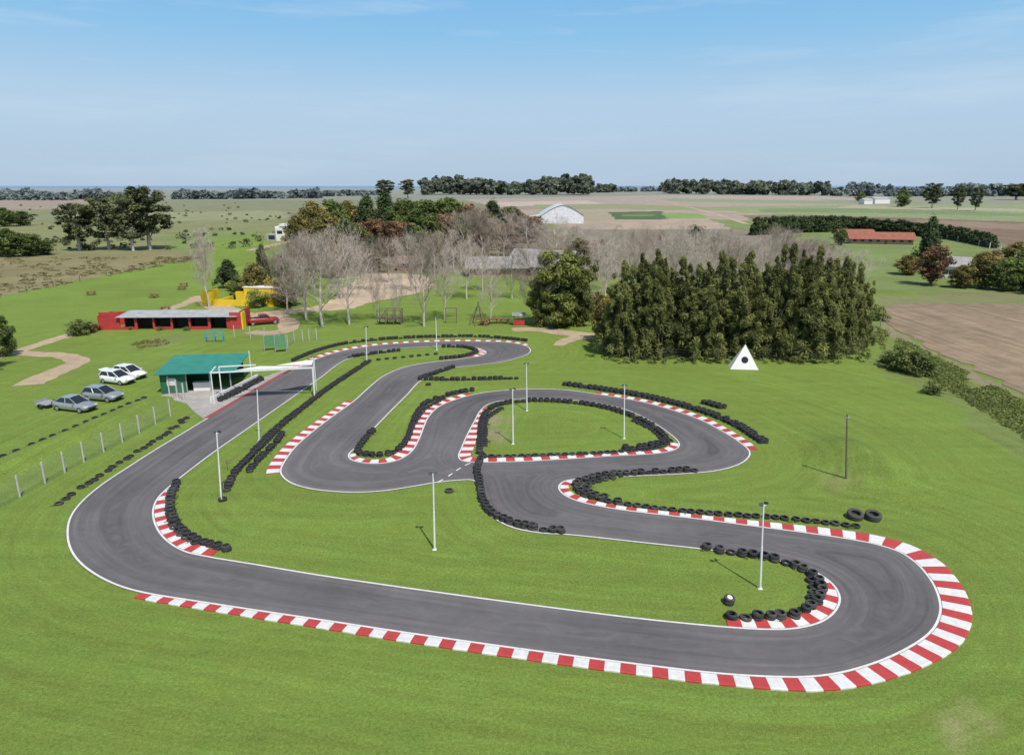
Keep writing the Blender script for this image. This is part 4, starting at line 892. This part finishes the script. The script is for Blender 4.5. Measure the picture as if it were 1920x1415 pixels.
for x,yb,yt,w_,k in [(590,470,385,80,'olive_tree'),(625,455,380,70,'green_tree'),(655,450,382,60,'olive_tree'),(690,450,372,70,'pine_tree'),(725,445,368,70,'pine_tree'),(760,450,378,70,'green_tree'),(800,440,378,80,'green_tree'),(838,440,374,80,'green_tree'),(880,440,384,60,'rusty_tree'),(925,440,380,70,'pine_tree'),(960,445,390,60,'green_tree'),
  (700,475,412,80,'rusty_tree'),(740,480,415,80,'rusty_tree'),(785,475,398,85,'green_tree'),(830,470,402,80,'rusty_tree'),(770,500,430,60,'pine_tree'),(655,500,415,75,'green_tree'),(615,490,405,80,'olive_tree'),(700,510,445,65,'pine_tree'),(990,455,405,60,'rusty_tree'),(680,425,388,60,'green_tree'),(870,470,405,70,'green_tree'),(745,430,385,70,'olive_tree'),(910,470,405,55,'olive_tree'),(580,445,395,50,'green_tree'),(640,480,400,70,'green_tree'),(850,495,440,60,'olive_tree'),(950,480,420,55,'rusty_tree'),
  (585,510,440,60,'rusty_tree'),(630,520,455,60,'olive_tree'),(675,500,430,60,'rusty_tree'),(820,505,440,60,'green_tree'),(900,495,435,60,'rusty_tree'),(560,480,410,60,'olive_tree'),(1085,500,450,50,'olive_tree'),(1125,490,450,50,'rusty_tree'),
  (430,540,492,60,'pine_tree'),(495,530,462,40,'pine_tree'),(480,560,498,60,'olive_tree'),(540,575,520,60,'olive_tree'),(450,560,520,50,'green_tree'),(530,520,480,50,'green_tree'),
  (1130,640,570,50,'olive_tree'),(1120,600,550,40,'olive_tree'),
  (1735,500,412,55,'pine_tree'),(1745,535,462,70,'rusty_tree'),(1700,515,480,55,'olive_tree'),(1840,540,478,70,'olive_tree'),(1885,545,486,75,'green_tree'),(1920,540,475,80,'green_tree'),(1800,540,500,50,'olive_tree'),(1960,550,480,90,'olive_tree'),(1905,500,455,60,'olive_tree'),(1850,520,470,60,'rusty_tree'),
  (1690,388,358,32,'green_tree'),(1747,390,345,38,'eucalyptus_tree'),(1795,394,352,26,'eucalyptus_tree'),(1828,396,352,28,'eucalyptus_tree'),(1612,378,362,20,'green_tree'),(1905,375,345,60,'eucalyptus_tree'),
  (722,372,338,40,'eucalyptus_tree'),(765,372,338,34,'eucalyptus_tree'),(1575,460,430,26,'green_tree')]:
    lab={'olive_tree':'olive yellow leafy tree in the mixed grove','green_tree':'green leafy tree in the mixed grove','pine_tree':'dark pine tree with dense crown','rusty_tree':'rust coloured autumn tree among pines','eucalyptus_tree':'tall distant eucalyptus on open field'}[k]
    tree(k,x,yb,yt,w_,lab)
tree('weeping_tree',1050,612,474,100,'bright green weeping tree with dense round crown'); tree('weeping_tree',1080,610,487,75,'bright green weeping tree with dense round crown'); tree('weeping_tree',1012,612,525,50,'bright green weeping tree with dense round crown')
for x,yb,yt,w_ in [(575,600,452,115),(605,612,432,140),(655,608,430,100),(640,560,440,80),(540,590,465,75),(560,560,450,75),(590,545,440,80),(710,600,500,35),(745,603,505,35),(795,612,442,100),(835,600,460,75),(770,545,440,70),(875,560,445,70),(920,602,475,55),(960,560,462,55),(1005,610,458,100),(1135,560,450,80),(1100,600,490,60),(905,545,448,60),
   (865,500,398,85),(905,500,392,90),(945,500,395,90),(990,500,408,85),(1040,500,412,95),(850,505,430,70),(1080,500,422,80),(815,515,435,70),(730,530,440,60),(1030,535,440,70),(690,545,450,55)]: bare(x,yb,yt,w_)
bare(392,578,438,36,4,label='slender upright leafless poplar with pale bark')
for k in range(22): bare(1110+k*19+random.uniform(-9,9),random.choice((495,520,540))+random.uniform(-6,6),random.uniform(425,458),random.uniform(55,80),None,'leafless wood behind the casuarinas')
for x,yb,yt in [(1475,520,430),(1510,525,445),(1540,530,455),(1570,538,462),(1600,545,468)]: bare(x,yb,yt,65,None,'leafless wood behind the casuarinas')
hx=[1412,1500,1600,1720,1790,1862];hb=[441,436,434,442,450,465];hh=[31,30,26,24,23,24]
for k in range(64):
    x=1412+450*k/63; yb=float(np.interp(x,hx,hb)); h_=float(np.interp(x,hx,hh)); tree('hedge_conifer',x,yb,yb-h_+random.uniform(-2,2),20,'dark conifer in the planted windbreak row',None,'windbreak conifer row')
for x,yb,yt,w_,k in [(150,628,600,45,'garden_shrub'),(170,622,603,30,'garden_shrub'),(485,575,545,50,'garden_shrub'),(440,545,528,40,'yellow_shrub'),(1150,580,560,45,'yellow_shrub'),(1135,572,555,40,'yellow_shrub'),(505,560,520,40,'yellow_shrub'),
   (1685,692,648,62,'garden_shrub'),(1712,700,660,60,'garden_shrub'),(1735,705,676,45,'garden_shrub'),(1665,680,658,32,'garden_shrub'),(1750,738,716,38,'garden_shrub'),(245,618,612,14,'garden_shrub'),(300,619,612,14,'garden_shrub'),(350,619,612,14,'garden_shrub'),(1645,600,575,40,'garden_shrub')]:
    tree(k,x,yb,yt,w_,'leafy green shrub growing on the grass' if k=='garden_shrub' else 'yellow leaved ornamental shrub')
q=P(1303,470); H=HT(1303,470,430); r=root('palm_tree','palm tree with arching fronds above the bare wood','tree',(q[0],q[1],0))
m_=MB(); m_.tube((0,0,0),(0,0,H),.35,.28,8); m_.obj('trunk',BK,r); m_=MB()
for k in range(34):
    a=k*2.4; e_=random.uniform(-.3,1.1); p=Vector((0,0,H)); prev=p
    for s in range(5):
        d=Vector((math.cos(a)*math.cos(e_),math.sin(a)*math.cos(e_),math.sin(e_))); nx=prev+d*.8; sd_=Vector((-math.sin(a),math.cos(a),0))*.3; m_.quad(prev-sd_,nx-sd_,nx+sd_,prev+sd_); prev=nx; e_-=.35
pm=m_.mesh('crown',FM['pin']); at_=pm.attributes.new('tint','FLOAT','POINT'); at_.data.foreach_set('value',[1.0]*len(pm.vertices)); mk('crown',pm,r)
# ---------- vegetation masses
def mass(name,label,items,n,size,mat,seed=1,aspect=1.5,cat='vegetation'):
    R=np.random.RandomState(seed); C_=[];Ra=[];T=[]
    for (x,y,z,rx,rz,t_) in items: C_.append((x,y,z)); Ra.append((rx,rx,rz)); T.append(t_)
    q,f,tv_=leaves(C_,Ra,T,n,size,aspect,R); o=mk(name,leaf_mesh(name,q,f,tv_,mat)); o['kind']='stuff'; top(o,label,cat); return o
FAR=foliage('distant_tree_foliage',(.15,.18,.135),.35,0); FAR2=foliage('hazy_distant_foliage',(.21,.26,.265),.35,0)  # aerial haze is put into these far foliage colours, paler and bluer
def line_items(x0,y0,x1,y1,hpx,n,wpx,R,depth=0):
    it=[]
    for k in range(n):
        f=R.random(); x=x0+(x1-x0)*f; y=y0+(y1-y0)*f+R.uniform(-1,1)*depth; q=P(x,y); hh=hpx(f) if callable(hpx) else hpx; H=max(2,HT(x,y,y-hh*R.uniform(.7,1.1))); wm=wpx/PXM(x,y)
        for j in range(5):
            z=H*(.2+.7*R.random()); rr=wm*.5*R.uniform(.5,1); it.append((q[0]+R.gauss(0,wm*.3),q[1]+R.gauss(0,wm*.3),min(z,H-rr*.5),rr,rr*.9,.6+.7*R.random()))
    return it
R=random.Random(5)
it=line_items(795,365,1112,365,lambda f:28+6*math.sin(f*9)+5*f,130,13,R,1); it+=line_items(1080,362,1150,361,16,25,10,R)
it+=line_items(1245,363,1560,366,lambda f:27-3*f,120,12,R,1)
mass('distant_tree_line','long dark line of tall eucalyptus on the ridge',it,44,6.0,FAR,2)
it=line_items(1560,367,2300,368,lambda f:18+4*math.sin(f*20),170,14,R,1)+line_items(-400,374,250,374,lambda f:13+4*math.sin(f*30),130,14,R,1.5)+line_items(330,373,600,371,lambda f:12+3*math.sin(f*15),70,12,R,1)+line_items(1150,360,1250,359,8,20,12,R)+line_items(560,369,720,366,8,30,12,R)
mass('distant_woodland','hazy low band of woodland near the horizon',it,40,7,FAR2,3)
it=[]
for k in range(420):
    x=R.uniform(-200,620); y=380+90*R.random()**.8
    if noise.noise((x*.012,y*.05,3))<-.05: continue
    q=P(x,y); s=R.uniform(.4,1.0)*R.choice((1,1,1.6,2.4)); it.append((q[0],q[1],s*.5,s*1.2,s*.8,.6+.7*R.random()))
mass('pasture_bushes','scattered green bushes over rough pasture',it,46,.65,foliage('pasture_bush_foliage',(.125,.15,.07),.3,0),4)
it=[]
for k in range(900):
    x=R.uniform(-150,375); y=R.uniform(482,556-(x/375)*70) if x>0 else R.uniform(485,560)
    if noise.noise((x*.02,y*.06,8))<-.1: continue
    q=P(x,y); s=R.uniform(.12,.42)*R.choice((1,1,1.7)); it.append((q[0],q[1],s*.2,s*2.2,s*.35,.75+.5*R.random()))
mass('rough_pasture_growth','rough tussocky growth of dry grass and weeds',it,22,.32,foliage('dry_tussock_foliage',(.225,.20,.095),.35,0),5)
it=[]
for k in range(3200):
    f=R.random()**.8; x=1640+(2100-1640)*f; yc=612+ (f*455)*.52; y=yc+R.uniform(-4,64)*(.5+f*.8)
    if noise.noise((x*.02,y*.03,4))<-.35: continue
    q=P(x,y); s=R.uniform(.06,.28)*R.choice((1,1,1,1.6)); it.append((q[0],q[1],s*.3,s*2.0,s*.7,.6+.75*R.random()))
mass('ditch_weeds','tangled weeds and low scrub along the field ditch',it,22,.15,foliage('weed_foliage',(.175,.22,.065),.35,0),6)
it=[]
for k in range(260):
    x=R.uniform(1130,1630); y=R.uniform(655,682); q=P(x,y); s=R.uniform(.12,.38); it.append((q[0],q[1],s*.3,s*1.5,s,.6+.8*R.random()))
mass('grove_undergrowth','tall grass and weeds under the casuarina grove',it,30,.2,FM['shr'],7)
it=[]
for k in range(60):
    a=R.random()*6.28; rr=R.random()**.5; q=P(281,645); it.append((q[0]+math.cos(a)*rr*2.6,q[1]+math.sin(a)*rr*3,.1,.35,.15,.7+.6*R.random()))
mass('flower_bed','round planted bed of low shrubs in the lawn',it,20,.14,FM['oli'],8)
it=[]
for (x,y,z,l,s) in TY:
    if z<=0 and math.hypot(x,y)<75 and R.random()<.8:
        a=R.random()*6.28; px_,py_=x+.36*math.cos(a),y+.36*math.sin(a)
        if not inside_asphalt(np.array([px_]),np.array([py_]))[0]: it.append((px_,py_,.03+hz((px_,py_)),.2,.08,.8+.4*R.random()))
mass('grass_tufts','longer grass tufts growing around the tyre barriers',it,20,.08,foliage('grass_tuft_foliage',(.13,.20,.03),.2,0),9)
